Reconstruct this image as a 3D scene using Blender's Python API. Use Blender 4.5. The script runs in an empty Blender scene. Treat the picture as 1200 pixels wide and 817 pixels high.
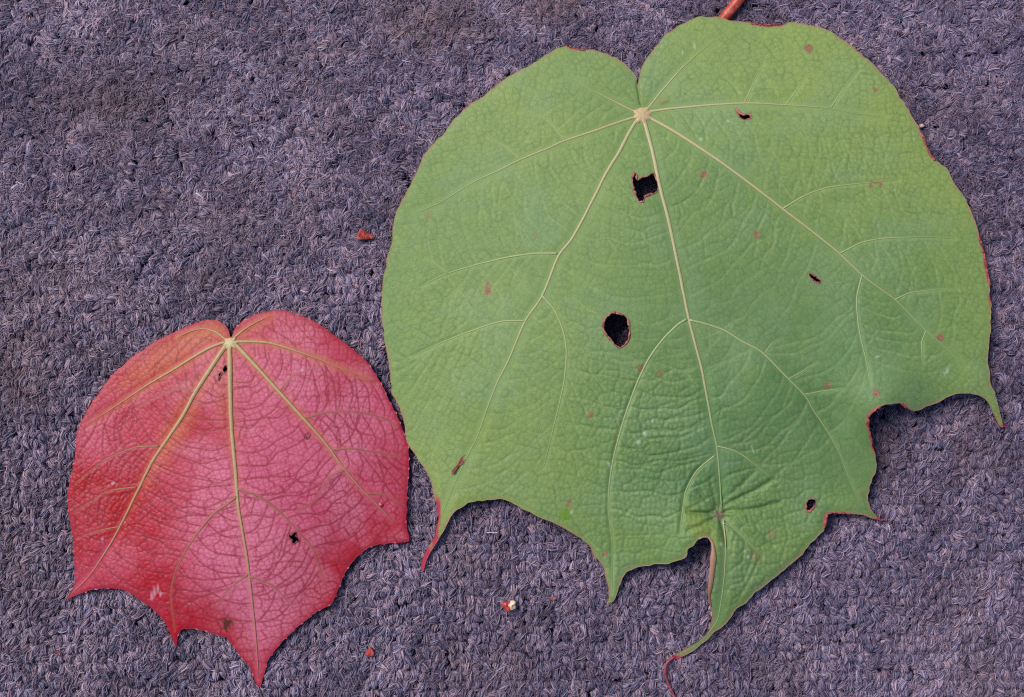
import bpy, math, random
import numpy as np
from mathutils import Vector

random.seed(7)
rng = np.random.default_rng(11)
SC = bpy.context.scene
COL = SC.collection

# ------------------------------------------------------------------ camera, sky, sun, exposure
S = 0.00035                    # metres per photograph pixel at the carpet
D = 0.42 * 50.0 / 36.0         # camera height over the carpet pile
cam = bpy.data.cameras.new('camera')
cam.sensor_width = 36.0
cam.lens = 50.0
cam.clip_start = 0.01
cam.clip_end = 50.0
cam_o = bpy.data.objects.new('camera', cam)
cam_o.location = (0, 0, D)
COL.objects.link(cam_o)
SC.camera = cam_o
SC.render.resolution_x, SC.render.resolution_y = 1024, 697

SUN_EL, SUN_AZ = math.radians(50), math.radians(-52)     # azimuth from +Y towards +X
world = bpy.data.worlds.new('World')
SC.world = world
world.use_nodes = True
wn = world.node_tree
sky = wn.nodes.new('ShaderNodeTexSky')
sky.sky_type = 'NISHITA'
sky.sun_disc = False
sky.sun_elevation = SUN_EL
sky.sun_rotation = SUN_AZ
wn.links.new(sky.outputs[0], wn.nodes['Background'].inputs[0])
wn.nodes['Background'].inputs[1].default_value = 0.06
sun = bpy.data.lights.new('sun', 'SUN')
sun.energy = 1.45
sun.angle = math.radians(26)
sun.color = (1.0, 0.955, 0.89)
sun_o = bpy.data.objects.new('sun', sun)
sd = Vector((math.sin(SUN_AZ) * math.cos(SUN_EL), math.cos(SUN_AZ) * math.cos(SUN_EL), math.sin(SUN_EL)))
sun_o.rotation_euler = sd.to_track_quat('Z', 'Y').to_euler()
sun_o.location = sd * 3
COL.objects.link(sun_o)
SC.view_settings.view_transform = 'Standard'
SC.view_settings.look = 'None'
SC.view_settings.gamma = 1.0
SC.view_settings.exposure = 1.4
SC.view_settings.use_curve_mapping = False
SC.cycles.filter_width = 1.15
SC.cycles.use_denoising = False


# ------------------------------------------------------------------ helpers
def P(px, py, z=0.0):
    """Point of the place seen at photograph pixel (px, py), at height z over the pile."""
    k = 1.0 - z / D
    return ((px - 600.0) * S * k, -(py - 408.5) * S * k, z)


def lin(r, g, b):
    f = lambda c: c / 12.92 if c <= 0.04045 else ((c + 0.055) / 1.055) ** 2.4
    return (f(r / 255.0), f(g / 255.0), f(b / 255.0), 1.0)


def smooth(x):
    x = np.clip(x, 0, 1)
    return x * x * (3 - 2 * x)


def hash2(ix, iy, seed):
    h = (ix.astype(np.int64) * 374761393 + iy.astype(np.int64) * 668265263 + seed * 1442695041) & 0xFFFFFFFF
    h = ((h ^ (h >> 13)) * 1274126177) & 0xFFFFFFFF
    h = ((h ^ (h >> 16)) * 2246822519) & 0xFFFFFFFF
    return ((h ^ (h >> 15)) & 0xFFFFFF) / float(0x1000000)


def vnoise(x, y, seed=0):
    ix, iy = np.floor(x), np.floor(y)
    fx, fy = smooth(x - ix), smooth(y - iy)
    a, b = hash2(ix, iy, seed), hash2(ix + 1, iy, seed)
    c, d = hash2(ix, iy + 1, seed), hash2(ix + 1, iy + 1, seed)
    return (a + (b - a) * fx) * (1 - fy) + (c + (d - c) * fx) * fy


def fbm(x, y, seed=0, octv=3):
    t, amp, n = 0.0, 0.5, 0.0
    for o in range(octv):
        t = t + amp * vnoise(x * 2 ** o + 17.3 * o, y * 2 ** o - 9.1 * o, seed + o)
        n += amp
        amp *= 0.5
    return t / n


def _borders(seeds):
    """seeds: (dx, dy, id) from each sample to nearby cell centres -> distance to the cell border, id."""
    f1 = np.full(seeds[0][0].shape, 9.0)
    sx, sy, cid = np.zeros(f1.shape), np.zeros(f1.shape), np.zeros(f1.shape)
    for dx, dy, h in seeds:
        d = dx * dx + dy * dy
        c = d < f1
        f1 = np.where(c, d, f1)
        sx, sy, cid = np.where(c, dx, sx), np.where(c, dy, sy), np.where(c, h, cid)
    e = np.full(f1.shape, 9.0)
    for dx, dy, h in seeds:
        ux, uy = dx - sx, dy - sy
        L = np.hypot(ux, uy)
        t = (0.5 * (dx + sx) * ux + 0.5 * (dy + sy) * uy) / np.maximum(L, 1e-6)
        e = np.where(L > 1e-4, np.minimum(e, t), e)
    return np.maximum(e, 0), cid


def catmull(pts, step=2.0, closed=False):
    p = np.array(pts, float)
    n = len(p)
    out = []
    for i in range(n if closed else n - 1):
        p1, p2 = p[i], p[(i + 1) % n]
        p0 = p[(i - 1) % n] if closed or i > 0 else 2 * p1 - p2
        p3 = p[(i + 2) % n] if closed or i < n - 2 else 2 * p2 - p1
        m = max(2, int(np.linalg.norm(p2 - p1) / step))
        t = np.linspace(0, 1, m, endpoint=False)[:, None]
        m1, m2 = (p2 - p0) * 0.42, (p3 - p1) * 0.42
        L = np.linalg.norm(p2 - p1)
        for mm in (m1, m2):
            l = np.linalg.norm(mm)
            if l > L:
                mm *= L / l
        out.append((2 * t ** 3 - 3 * t ** 2 + 1) * p1 + (t ** 3 - 2 * t ** 2 + t) * m1 + (-2 * t ** 3 + 3 * t ** 2) * p2 + (t ** 3 - t ** 2) * m2)
    if not closed:
        out.append(p[-1:])
    return np.concatenate(out)


def tps(ctrl):
    """Thin plate spline through (x, y, value) controls."""
    c = np.array(ctrl, float)
    xy, v = c[:, :2] / 100.0, c[:, 2]
    n = len(c)
    K = lambda r2: np.where(r2 > 1e-12, 0.5 * r2 * np.log(np.maximum(r2, 1e-12)), 0.0)
    r2 = ((xy[:, None] - xy[None]) ** 2).sum(2)
    A = np.zeros((n + 3, n + 3))
    A[:n, :n] = K(r2) + np.eye(n) * 0.02
    A[:n, n] = 1
    A[:n, n + 1:] = xy
    A[n:, :n] = A[:n, n:].T
    w = np.linalg.solve(A, np.concatenate([v, np.zeros(3)]))

    def f(x, y):
        x, y = np.asarray(x) / 100.0, np.asarray(y) / 100.0
        o = w[n] + w[n + 1] * x + w[n + 2] * y
        for i in range(n):
            o = o + w[i] * K((x - xy[i, 0]) ** 2 + (y - xy[i, 1]) ** 2)
        return o
    return f


def voronoi_rows(r, th, wr, wt, seed, jit=0.6):
    """Border distance of cells laid in rows of equal distance from a hub, as veinlets box in the areoles of a leaf."""
    k0 = np.floor(r / wr)
    seeds = []
    for dk in (-1, 0, 1):
        k = k0 + dk
        rk = np.maximum((k + 0.5) * wr, wr)
        j0 = np.floor(th * rk / wt)
        for dj in (-1, 0, 1):
            j = j0 + dj
            h = hash2(k, j, seed)
            seeds.append((k + 0.5 + jit * (h - 0.5) - r / wr, j + 0.5 + jit * (hash2(k, j, seed + 77) - 0.5) - th * rk / wt, h))
    return _borders(seeds)


class Grid:
    """Regular sampling lattice over a leaf, in photograph pixels."""

    def __init__(g, x0, y0, x1, y1, step):
        g.x0, g.y0, g.step = x0, y0, step
        g.nx, g.ny = int((x1 - x0) / step) + 1, int((y1 - y0) / step) + 1
        g.X, g.Y = np.meshgrid(x0 + np.arange(g.nx) * step, y0 + np.arange(g.ny) * step)

    def sample(g, F, x, y):
        u = np.clip((np.asarray(x) - g.x0) / g.step, 0, g.nx - 1.001)
        v = np.clip((np.asarray(y) - g.y0) / g.step, 0, g.ny - 1.001)
        i, j = u.astype(int), v.astype(int)
        a, b = u - i, v - j
        return (F[j, i] * (1 - a) + F[j, i + 1] * a) * (1 - b) + (F[j + 1, i] * (1 - a) + F[j + 1, i + 1] * a) * b

    def coarse(g, f, k=8):
        """Evaluate f on every k-th node and interpolate."""
        c = Grid(g.x0, g.y0, g.x0 + g.nx * g.step + k * g.step, g.y0 + g.ny * g.step + k * g.step, g.step * k)
        return c.sample(f(c.X, c.Y), g.X, g.Y)

    def dist(g, poly, R, closed=False, w=None):
        """Distance to a polyline within R px, and the value w carried by the nearest vertex."""
        d = np.full((g.ny, g.nx), float(R))
        val = np.zeros((g.ny, g.nx))
        n = len(poly)
        for i in range(n if closed else n - 1):
            a, b = poly[i], poly[(i + 1) % n]
            i0 = max(0, int((min(a[0], b[0]) - R - g.x0) / g.step)); i1 = min(g.nx, int((max(a[0], b[0]) + R - g.x0) / g.step) + 2)
            j0 = max(0, int((min(a[1], b[1]) - R - g.y0) / g.step)); j1 = min(g.ny, int((max(a[1], b[1]) + R - g.y0) / g.step) + 2)
            if i0 >= i1 or j0 >= j1:
                continue
            x, y = g.X[j0:j1, i0:i1], g.Y[j0:j1, i0:i1]
            e = b - a
            t = np.clip(((x - a[0]) * e[0] + (y - a[1]) * e[1]) / max(e @ e, 1e-9), 0, 1)
            dd = np.hypot(x - a[0] - t * e[0], y - a[1] - t * e[1])
            s = dd < d[j0:j1, i0:i1]
            d[j0:j1, i0:i1] = np.where(s, dd, d[j0:j1, i0:i1])
            if w is not None:
                val[j0:j1, i0:i1] = np.where(s, w[i], val[j0:j1, i0:i1])
        return (d, val) if w is not None else d

    def inside(g, poly):
        m = np.zeros((g.ny, g.nx), bool)
        a, b = poly, np.roll(poly, -1, 0)
        xs = g.X[0]
        for j in range(g.ny):
            y = g.Y[j, 0] + 1e-6
            c = (a[:, 1] > y) != (b[:, 1] > y)
            if c.any():
                cr = np.sort(a[c, 0] + (y - a[c, 1]) / (b[c, 1] - a[c, 1]) * (b[c, 0] - a[c, 0]))
                m[j] = np.searchsorted(cr, xs) % 2 == 1
        return m

    def sdf(g, poly, R):
        d = g.dist(poly, R, True)
        return np.where(g.inside(poly), d, -d)


def clip_mesh(g, F):
    """Triangles of the lattice where F > 0, cut along F = 0. Returns px points, triangles, rim segments."""
    ny, nx = g.ny, g.nx
    idx = np.arange(ny * nx).reshape(ny, nx)
    a, b, c, d = idx[:-1, :-1].ravel(), idx[:-1, 1:].ravel(), idx[1:, 1:].ravel(), idx[1:, :-1].ravel()
    T = np.concatenate([np.stack([a, b, c], 1), np.stack([a, c, d], 1)])
    f = F.ravel().copy()
    f[np.abs(f) < 1e-3] = 1e-3
    ins = f > 0
    k = ins[T].sum(1)
    full = T[k == 3]
    part = T[(k == 1) | (k == 2)]
    pk = ins[part].sum(1)
    odd = np.where((pk == 1)[:, None], ins[part], ~ins[part]).argmax(1)
    r = np.arange(len(part))
    v0, v1, v2 = part[r, odd], part[r, (odd + 1) % 3], part[r, (odd + 2) % 3]
    N = ny * nx
    key = lambda p, q: np.minimum(p, q).astype(np.int64) * N + np.maximum(p, q)
    k1, k2 = key(v0, v1), key(v0, v2)
    uk, inv = np.unique(np.concatenate([k1, k2]), return_inverse=True)
    e1, e2 = N + inv[:len(k1)], N + inv[len(k1):]
    p, q = uk // N, uk % N
    t = f[p] / (f[p] - f[q])
    X, Y = g.X.ravel(), g.Y.ravel()
    px = np.concatenate([X, X[p] + t * (X[q] - X[p])])
    py = np.concatenate([Y, Y[p] + t * (Y[q] - Y[p])])
    one = pk == 1
    two = ~one
    tris = np.concatenate([full, np.stack([v0[one], e1[one], e2[one]], 1),
                           np.stack([e1[two], v1[two], v2[two]], 1), np.stack([e1[two], v2[two], e2[two]], 1)])
    seg = np.concatenate([np.stack([e1[one], e2[one]], 1), np.stack([e2[two], e1[two]], 1)])
    used = np.unique(tris)
    rem = np.full(len(px), -1)
    rem[used] = np.arange(len(used))
    return px[used], py[used], rem[tris], rem[seg]


def mesh_from(name, V, T, attrs=None, mat=None, parent=None, flat=False):
    V, T = np.asarray(V, np.float32), np.asarray(T, np.int32)
    me = bpy.data.meshes.new(name)
    me.vertices.add(len(V))
    me.vertices.foreach_set('co', V.ravel())
    k = T.shape[1]
    me.loops.add(T.size)
    me.loops.foreach_set('vertex_index', T.ravel())
    me.polygons.add(len(T))
    me.polygons.foreach_set('loop_start', np.arange(0, T.size, k, dtype=np.int32))
    me.polygons.foreach_set('loop_total', np.full(len(T), k, dtype=np.int32))
    me.polygons.foreach_set('use_smooth', np.full(len(T), not flat))
    me.update(calc_edges=True)
    for n, v in (attrs or {}).items():
        at = me.attributes.new(n, 'FLOAT', 'POINT')
        at.data.foreach_set('value', np.asarray(v, np.float32))
    if mat:
        me.materials.append(mat)
    o = bpy.data.objects.new(name, me)
    COL.objects.link(o)
    if parent:
        o.parent = parent
    return o


def tube_geo(C, R, sides=8, flat=1.0, wob=None):
    """Tube along points C (n,3) with radii R; flat scales its height."""
    C, R = np.asarray(C, float), np.asarray(R, float)
    n = len(C)
    tn = np.gradient(C, axis=0)
    tn /= np.linalg.norm(tn, axis=1)[:, None] + 1e-12
    up = np.array([0, 0, 1.0])
    sd_ = np.cross(tn, up)
    bad = np.linalg.norm(sd_, axis=1) < 1e-3
    sd_[bad] = (1, 0, 0)
    sd_ /= np.linalg.norm(sd_, axis=1)[:, None]
    nn = np.cross(sd_, tn)
    an = np.arange(sides) / sides * 2 * math.pi
    V = C[:, None] + R[:, None, None] * (np.cos(an)[None, :, None] * sd_[:, None] + flat * np.sin(an)[None, :, None] * nn[:, None])
    if wob is not None:
        V = V + wob
    i = np.arange(n - 1)[:, None] * sides
    j = np.arange(sides)[None]
    j2 = (j + 1) % sides
    Q = np.stack([i + j, i + j2, i + sides + j2, i + sides + j], -1).reshape(-1, 4)
    V = V.reshape(-1, 3)
    T = np.concatenate([Q[:, :3], Q[:, [0, 2, 3]]])
    e0, e1 = len(V), len(V) + 1
    V = np.concatenate([V, C[:1], C[-1:]])
    jj = np.arange(sides)
    b = (n - 1) * sides
    T = np.concatenate([T, np.stack([np.full(sides, e0), (jj + 1) % sides, jj], 1), np.stack([np.full(sides, e1), b + jj, b + (jj + 1) % sides], 1)])
    return V, T


def tag(o, label, cat=None, group=None, kind=None):
    if label:
        o['label'] = label
    if cat:
        o['category'] = cat
    if group:
        o['group'] = group
    if kind:
        o['kind'] = kind
    return o


def empty(name, loc):
    o = bpy.data.objects.new(name, None)
    o.empty_display_size = 0.01
    o.location = loc
    COL.objects.link(o)
    return o


# ------------------------------------------------------------------ material helpers
class Mat:
    def __init__(m, name):
        m.mat = bpy.data.materials.new(name)
        m.mat.use_nodes = True
        m.nt = m.mat.node_tree
        m.b = m.nt.nodes['Principled BSDF']

    def node(m, t, **kw):
        n = m.nt.nodes.new(t)
        for k, v in kw.items():
            setattr(n, k, v)
        return n

    def put(m, sock, v):
        if hasattr(v, 'is_output') or isinstance(v, bpy.types.NodeSocket):
            m.nt.links.new(v, sock)
        else:
            sock.default_value = v

    def attr(m, name, kind='GEOMETRY'):
        return m.node('ShaderNodeAttribute', attribute_name=name, attribute_type=kind).outputs['Fac']

    def mix(m, fac, a, b, blend='MIX'):
        n = m.node('ShaderNodeMix', data_type='RGBA', blend_type=blend)
        m.put(n.inputs[0], fac); m.put(n.inputs[6], a); m.put(n.inputs[7], b)
        return n.outputs[2]

    def math(m, op, a, b=0.0, clamp=False):
        n = m.node('ShaderNodeMath', operation=op, use_clamp=clamp)
        m.put(n.inputs[0], a); m.put(n.inputs[1], b)
        return n.outputs[0]

    def rng(m, v, a, b, c=0.0, d=1.0):
        n = m.node('ShaderNodeMapRange')
        m.put(n.inputs[0], v)
        for i, q in enumerate((a, b, c, d)):
            n.inputs[i + 1].default_value = q
        return n.outputs[0]

    def noise(m, scale, detail=3.0, rough=0.55, vec=None):
        n = m.node('ShaderNodeTexNoise')
        n.inputs['Scale'].default_value = scale
        n.inputs['Detail'].default_value = detail
        n.inputs['Roughness'].default_value = rough
        if vec is None:
            vec = m.node('ShaderNodeNewGeometry').outputs['Position']
        m.nt.links.new(vec, n.inputs['Vector'])
        return n.outputs['Fac']

    def node_x(m):
        n = m.node('ShaderNodeSeparateXYZ')
        m.nt.links.new(m.node('ShaderNodeNewGeometry').outputs['Position'], n.inputs[0])
        return n.outputs[0]

    def bump(m, h, dist, strength=1.0):
        n = m.node('ShaderNodeBump')
        n.inputs['Distance'].default_value = dist
        n.inputs['Strength'].default_value = strength
        m.put(n.inputs['Height'], h)
        m.nt.links.new(n.outputs[0], m.b.inputs['Normal'])


def vein_material(name, base, fade_to, tint):
    m = Mat(name)
    c = m.mix(m.rng(m.noise(900), 0.3, 0.7), base, tint)
    c = m.mix(m.attr('fade'), c, fade_to)
    m.put(m.b.inputs['Base Color'], c)
    m.b.inputs['Roughness'].default_value = 0.55
    m.bump(m.noise(2500), 0.0001, 0.5)
    return m.mat


# ------------------------------------------------------------------ the carpet
def carpet_material():
    m = Mat('heather_carpet_yarn')
    fib, tint, twist = m.attr('fib'), m.attr('tint', 'INSTANCER'), m.attr('tone', 'INSTANCER')
    v = m.math('ADD', m.math('MULTIPLY', fib, 0.60), m.math('MULTIPLY', tint, 0.40))
    cr = m.node('ShaderNodeValToRGB')
    m.put(cr.inputs[0], v)
    e = cr.color_ramp.elements
    stops = [(0.0, CARPET[0]), (0.3, CARPET[1]), (0.52, CARPET[2]), (0.74, CARPET[3]), (1.0, CARPET[4])]
    e[0].position, e[0].color = stops[0]
    e[1].position, e[1].color = stops[-1]
    for p_, c_ in stops[1:-1]:
        k = e.new(p_)
        k.color = c_
    c = cr.outputs[0]
    oi = m.node('ShaderNodeObjectInfo').outputs['Random']
    hue = m.mix(m.math('ADD', m.math('MULTIPLY', oi, 0.5), m.math('MULTIPLY', m.rng(m.noise(330, 2), .3, .7), 0.5)), (0.84, 0.97, 1.12, 1), (1.17, 0.99, 0.92, 1))
    c = m.mix(1.0, c, hue, 'MULTIPLY')
    wide = m.mix(m.rng(m.node_x(), -0.16, 0.16), (1.03, 1.01, 1.0, 1), (0.97, 0.95, 1.0, 1))
    c = m.mix(1.0, c, wide, 'MULTIPLY')
    # worn and soiled patches of the pile
    st = m.rng(twist, 0.0, 1.0)
    c = m.mix(m.math('MULTIPLY', st, 0.75), c, (0.22, 0.13, 0.125, 1))
    dk = m.rng(m.noise(24, 5, 0.62), 0.34, 0.64, 0.80, 1.12)
    c = m.mix(1.0, c, dk, 'MULTIPLY')
    m.put(m.b.inputs['Base Color'], c)
    m.b.inputs['Roughness'].default_value = 0.85
    m.b.inputs['Specular IOR Level'].default_value = 0.25
    return m.mat


CARPET = [(0.048, 0.040, 0.068, 1), (0.096, 0.080, 0.121, 1), (0.184, 0.143, 0.196, 1), (0.285, 0.214, 0.270, 1), (0.46, 0.355, 0.41, 1)]


def backing_material():
    m = Mat('carpet_backing')
    m.put(m.b.inputs['Base Color'], m.mix(m.noise(700), (0.05, 0.045, 0.07, 1), (0.09, 0.075, 0.11, 1)))
    m.b.inputs['Roughness'].default_value = 0.95
    return m.mat


HX, HY = 0.33, 0.25             # half extent of the carpet
BACK_Z = -0.0048
nb = 12
bx = np.linspace(-HX, HX, nb)
by = np.linspace(-HY, HY, nb)
gx, gy = np.meshgrid(bx, by)
bv = np.stack([gx.ravel(), gy.ravel(), np.full(gx.size, BACK_Z)], 1)
ii = np.arange(nb * nb).reshape(nb, nb)
bq = np.stack([ii[:-1, :-1].ravel(), ii[:-1, 1:].ravel(), ii[1:, 1:].ravel(), ii[1:, :-1].ravel()], 1)
carpet = mesh_from('carpet', bv, bq, mat=backing_material(), flat=True)
tag(carpet, 'mottled purple grey loop pile carpet under the leaves', kind='structure')


def stray(r, p0, l0, l1):
    """A short curly fibre lying about on the pile."""
    mm = 0.001
    u = np.linspace(0, 1, 7)
    L = r.uniform(l0, l1) * mm
    a0, bend = r.uniform(0, 6.3), r.normal(0, 1.6)
    an = a0 + bend * u
    x, y = np.cumsum(np.cos(an)) * L / 7, np.cumsum(np.sin(an)) * L / 7
    z = r.uniform(0.0, 0.5) * mm * np.sin(math.pi * u) - 0.5 * mm * (u - 0.4) ** 2
    return p0 + np.stack([x - x.mean(), y - y.mean(), z], 1)


def fuzz_clump(seed):
    """Loose teased fibres of worn pile."""
    r = np.random.default_rng(seed)
    Vs, Ts, Fs, off = [], [], [], 0
    for k in range(34):
        p0 = np.array([r.normal(0, 1.5), r.normal(0, 1.5), r.uniform(-0.9, 0.0)]) * 0.001
        V, T = tube_geo(stray(r, p0, 1.6, 4.5), np.full(7, r.uniform(0.10, 0.20) * 0.001), 3)
        Vs.append(V); Ts.append(T + off); Fs.append(np.full(len(V), np.clip(r.normal(0.5, 0.3), 0, 1))); off += len(V)
    return np.concatenate(Vs), np.concatenate(Ts), np.concatenate(Fs)


def yarn_loop(seed):
    """One tuft: an arch of yarn spun from many fibres. Returns verts, tris, fibre tone."""
    r = np.random.default_rng(seed)
    mm = 0.001
    a = r.uniform(0.65, 1.3) * mm
    b = r.uniform(1.9, 2.5) * mm
    R = r.uniform(1.0, 1.4) * mm
    n = 10
    t = np.linspace(-0.12, 1.12, n) * math.pi
    bend = r.uniform(-0.5, 0.5) * mm
    skew = r.uniform(-0.4, 0.4) * mm
    C = np.stack([-a * np.cos(t) + skew * np.sin(t), bend * np.sin(t) ** 2, b * np.sin(t) - b - R * 0.72], 1)
    tn = np.gradient(C, axis=0)
    tn /= np.linalg.norm(tn, axis=1)[:, None]
    sdv = np.tile([0, 1.0, 0], (n, 1))
    nv = np.cross(tn, sdv)
    nv /= np.linalg.norm(nv, axis=1)[:, None]
    Vs, Ts, Fs, off = [], [], [], 0

    def add(Cc, Rr, sides, tone):
        nonlocal off
        V, T = tube_geo(Cc, Rr, sides)
        Vs.append(V); Ts.append(T + off); Fs.append(np.full(len(V), tone)); off += len(V)
    add(C, np.full(n, R * 0.70), 7, 0.10)
    tw = r.uniform(0.3, 1.7) * r.choice([-1, 1])
    nf = 17
    for k in range(nf):
        ph = 2 * math.pi * (k + r.uniform(-.45, .45)) / nf
        an = ph + tw * np.linspace(-1, 1, n) + 0.4 * np.sin(np.linspace(0, 6, n) + r.uniform(0, 6))
        rad = R * (r.uniform(0.70, 1.12) + 0.14 * np.sin(np.linspace(0, r.uniform(4, 10), n) + r.uniform(0, 6)))
        Cc = C + (np.cos(an) * rad)[:, None] * sdv + (np.sin(an) * rad)[:, None] * nv
        fr = r.uniform(0.10, 0.24) * mm
        add(Cc, np.full(n, fr) * np.linspace(0.9, 1.1, n), 4, np.clip(r.normal(0.5, 0.33), 0, 1))
    for k in range(7):                       # stray fibres
        s0 = r.integers(2, n - 2)
        p0 = C[s0] + np.array([0, 0, R * 0.9])
        add(stray(r, p0, 1.2, 3.0), np.full(7, r.uniform(0.06, 0.10) * mm), 3, np.clip(r.normal(0.65, 0.25), 0, 1))
    return np.concatenate(Vs), np.concatenate(Ts), np.concatenate(Fs)


def build_pile():
    NV, NFZ = 18, 8
    Vs, Ts, Fs, Is, off = [], [], [], [], 0
    for k in range(NV + NFZ):
        V, T, F = yarn_loop(100 + k) if k < NV else fuzz_clump(300 + k)
        Vs.append(V); Ts.append(T + off); Fs.append(F); Is.append(np.full(len(V), k)); off += len(V)
    # tuft positions: stitched rows and columns, orderly low in the picture, worn higher up
    pitx, pity = 10.2 * S, 10.8 * S
    xs = np.arange(-HX + 0.002, HX - 0.002, pitx)
    ys = np.arange(-HY + 0.002, HY - 0.002, pity)
    X, Y = np.meshgrid(xs, ys)
    X, Y = X.ravel(), Y.ravel()
    n = len(X)
    px, py = X / S + 600, 408.5 - Y / S
    worn = smooth((520 - py + 140 * (fbm(px / 180, py / 180, 5) - 0.5)) / 420)
    wav = 0.0008 * (fbm(px / 90, py / 90, 31) - 0.5) * 2
    X = X + rng.normal(0, 1, n) * pitx * (0.13 + 0.08 * worn) + wav
    Y = Y + rng.normal(0, 1, n) * pity * (0.12 + 0.08 * worn) + 0.0012 * (fbm(px / 120, py / 120, 37) - 0.5) * 2
    Z = rng.normal(0, 0.00022, n) - 0.0004 * smooth((fbm(px / 45, py / 45, 9) - 0.56) / 0.2) - 0.0002
    ang = math.pi / 2 + rng.normal(0, 0.45 + 0.7 * worn, n) + 1.2 * (fbm(px / 70, py / 70, 15) - 0.5)
    ang += np.where(rng.random(n) < 0.5, math.pi, 0)
    rot = np.stack([rng.normal(0, 0.16, n), rng.normal(0, 0.2, n), ang], 1)
    s = np.clip(rng.normal(1.06, 0.13, n), 0.75, 1.45)
    scl = np.stack([s * (1 + 0.12 * worn), s * (0.92 + 0.16 * rng.random(n)), s * (0.85 - 0.2 * worn)], 1)
    # tints: random per tuft plus drifting heather; soiled spots
    tint = np.clip(0.5 + rng.normal(0, 0.24, n) + 0.9 * (fbm(px / 26, py / 26, 3) - 0.5) + 0.6 * (fbm(px / 110, py / 110, 8) - 0.5) + 0.05 * np.clip((500 - px) / 300, -1, 1), 0, 1)
    stain = np.zeros(n)
    for (sx, sy, rx, ry, a) in [(500, 28, 60, 26, .75), (640, 8, 46, 20, .7), (20, 425, 46, 60, .6), (70, 330, 60, 40, .35), (20, 340, 40, 40, .4),
                                (120, 120, 70, 40, .5), (255, 262, 60, 34, .3), (470, 30, 25, 20, .3), (232, 325, 30, 16, .4), (20, 600, 40, 70, .25)]:
        stain = np.maximum(stain, a * np.exp(-(((px - sx) / rx) ** 2 + ((py - sy) / ry) ** 2)))
    stain = np.clip(stain * (0.5 + rng.random(n)) + 0.25 * smooth((fbm(px / 60, py / 60, 21) - 0.6) / 0.2), 0, 1)
    for (sx, sy, rx, ry, a) in [(135, 122, 85, 36, .5), (60, 112, 60, 26, .35), (150, 95, 60, 26, .3), (30, 420, 40, 80, .12), (210, 170, 40, 16, .2), (330, 200, 60, 20, .12), (1185, 330, 40, 90, .15), (600, 560, 60, 30, .1), (40, 260, 60, 22, .25), (420, 100, 60, 30, .15), (190, 212, 26, 12, .25), (1000, 690, 50, 20, .2)]:
        tint = np.clip(tint - a * np.exp(-(((px - sx) / rx) ** 2 + ((py - sy) / ry) ** 2)), 0, 1)
    pick = rng.integers(0, NV, n)
    # a lower layer fills the gaps between tufts, and teased fibres lie on top, most where the pile is worn
    m1 = 3 * n
    i1 = np.tile(np.arange(n), 3)
    ox = np.repeat([0.5, 0.5, 0.0], n) * pitx + rng.normal(0, 0.14, m1) * pitx
    oy = np.repeat([0.5, 0.0, 0.5], n) * pity + rng.normal(0, 0.14, m1) * pity
    oz = np.repeat([-0.00025, -0.00055, -0.00045], n) + rng.normal(0, 0.00012, m1) - 0.00055 * np.tile(1 - worn, 3)
    i2 = np.nonzero(rng.random(n) < 0.06 + 0.42 * worn)[0]
    lay = lambda A, d1, d2: np.concatenate([A, A[i1] + d1, A[i2] + d2])
    X = lay(X, ox, rng.normal(0, .5, len(i2)) * pitx)
    Y = lay(Y, oy, rng.normal(0, .5, len(i2)) * pity)
    Z = lay(Z, oz, np.full(len(i2), 0.0001))
    tint = np.clip(lay(tint, rng.normal(-0.04, 0.15, m1), rng.normal(0.04, 0.12, len(i2))), 0, 1)
    stain = lay(stain, 0, 0)
    rot = np.concatenate([rot, rot[i1] + np.stack([0 * X[:m1], 0 * X[:m1], rng.uniform(0, 6.3, m1)], 1), np.stack([rng.normal(0, .1, len(i2)), rng.normal(0, .1, len(i2)), rng.uniform(0, 6.3, len(i2))], 1)])
    scl = np.concatenate([scl * (1.0 + 0.10 * (1 - worn))[:, None], scl[i1], np.ones((len(i2), 3))])
    pick = np.concatenate([pick, rng.integers(0, NV, m1), rng.integers(NV, NV + NFZ, len(i2))])
    n = len(X)
    V = np.concatenate(Vs + [np.stack([X, Y, Z], 1)])
    T = np.concatenate(Ts)
    o = mesh_from('loop_pile', V, T, mat=carpet_material(), parent=carpet,
                  attrs={'fib': np.concatenate(Fs + [np.zeros(n)]), 'tint': np.concatenate([np.zeros(off), tint]), 'tone': np.concatenate([np.zeros(off), stain])})
    o['kind'] = 'stuff'
    me = o.data
    at = me.attributes.new('variant', 'INT', 'POINT')
    at.data.foreach_set('value', np.concatenate(Is + [np.full(n, -1)]).astype(np.int32))
    at = me.attributes.new('pick', 'INT', 'POINT')
    at.data.foreach_set('value', np.concatenate([np.zeros(off), pick]).astype(np.int32))
    for nm, arr in (('tuft_rotation', rot), ('tuft_scale', scl)):
        at = me.attributes.new(nm, 'FLOAT_VECTOR', 'POINT')
        at.data.foreach_set('vector', np.concatenate([np.zeros((off, 3)), arr]).astype(np.float32).ravel())
    ng = bpy.data.node_groups.new('tufting', 'GeometryNodeTree')
    ng.interface.new_socket('Geometry', in_out='INPUT', socket_type='NodeSocketGeometry')
    ng.interface.new_socket('Geometry', in_out='OUTPUT', socket_type='NodeSocketGeometry')
    N, L = ng.nodes.new, ng.links.new
    gi, go = N('NodeGroupInput'), N('NodeGroupOutput')

    def na(nm, dt):
        q = N('GeometryNodeInputNamedAttribute')
        q.data_type = dt
        q.inputs['Name'].default_value = nm
        return next(s_ for s_ in q.outputs if s_.enabled and s_.name == 'Attribute')
    var = na('variant', 'INT')
    cmp_ = N('FunctionNodeCompare')
    cmp_.data_type, cmp_.operation = 'INT', 'LESS_THAN'
    ci = [s_ for s_ in cmp_.inputs if s_.enabled]
    L(var, ci[0]); ci[1].default_value = 0
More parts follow.
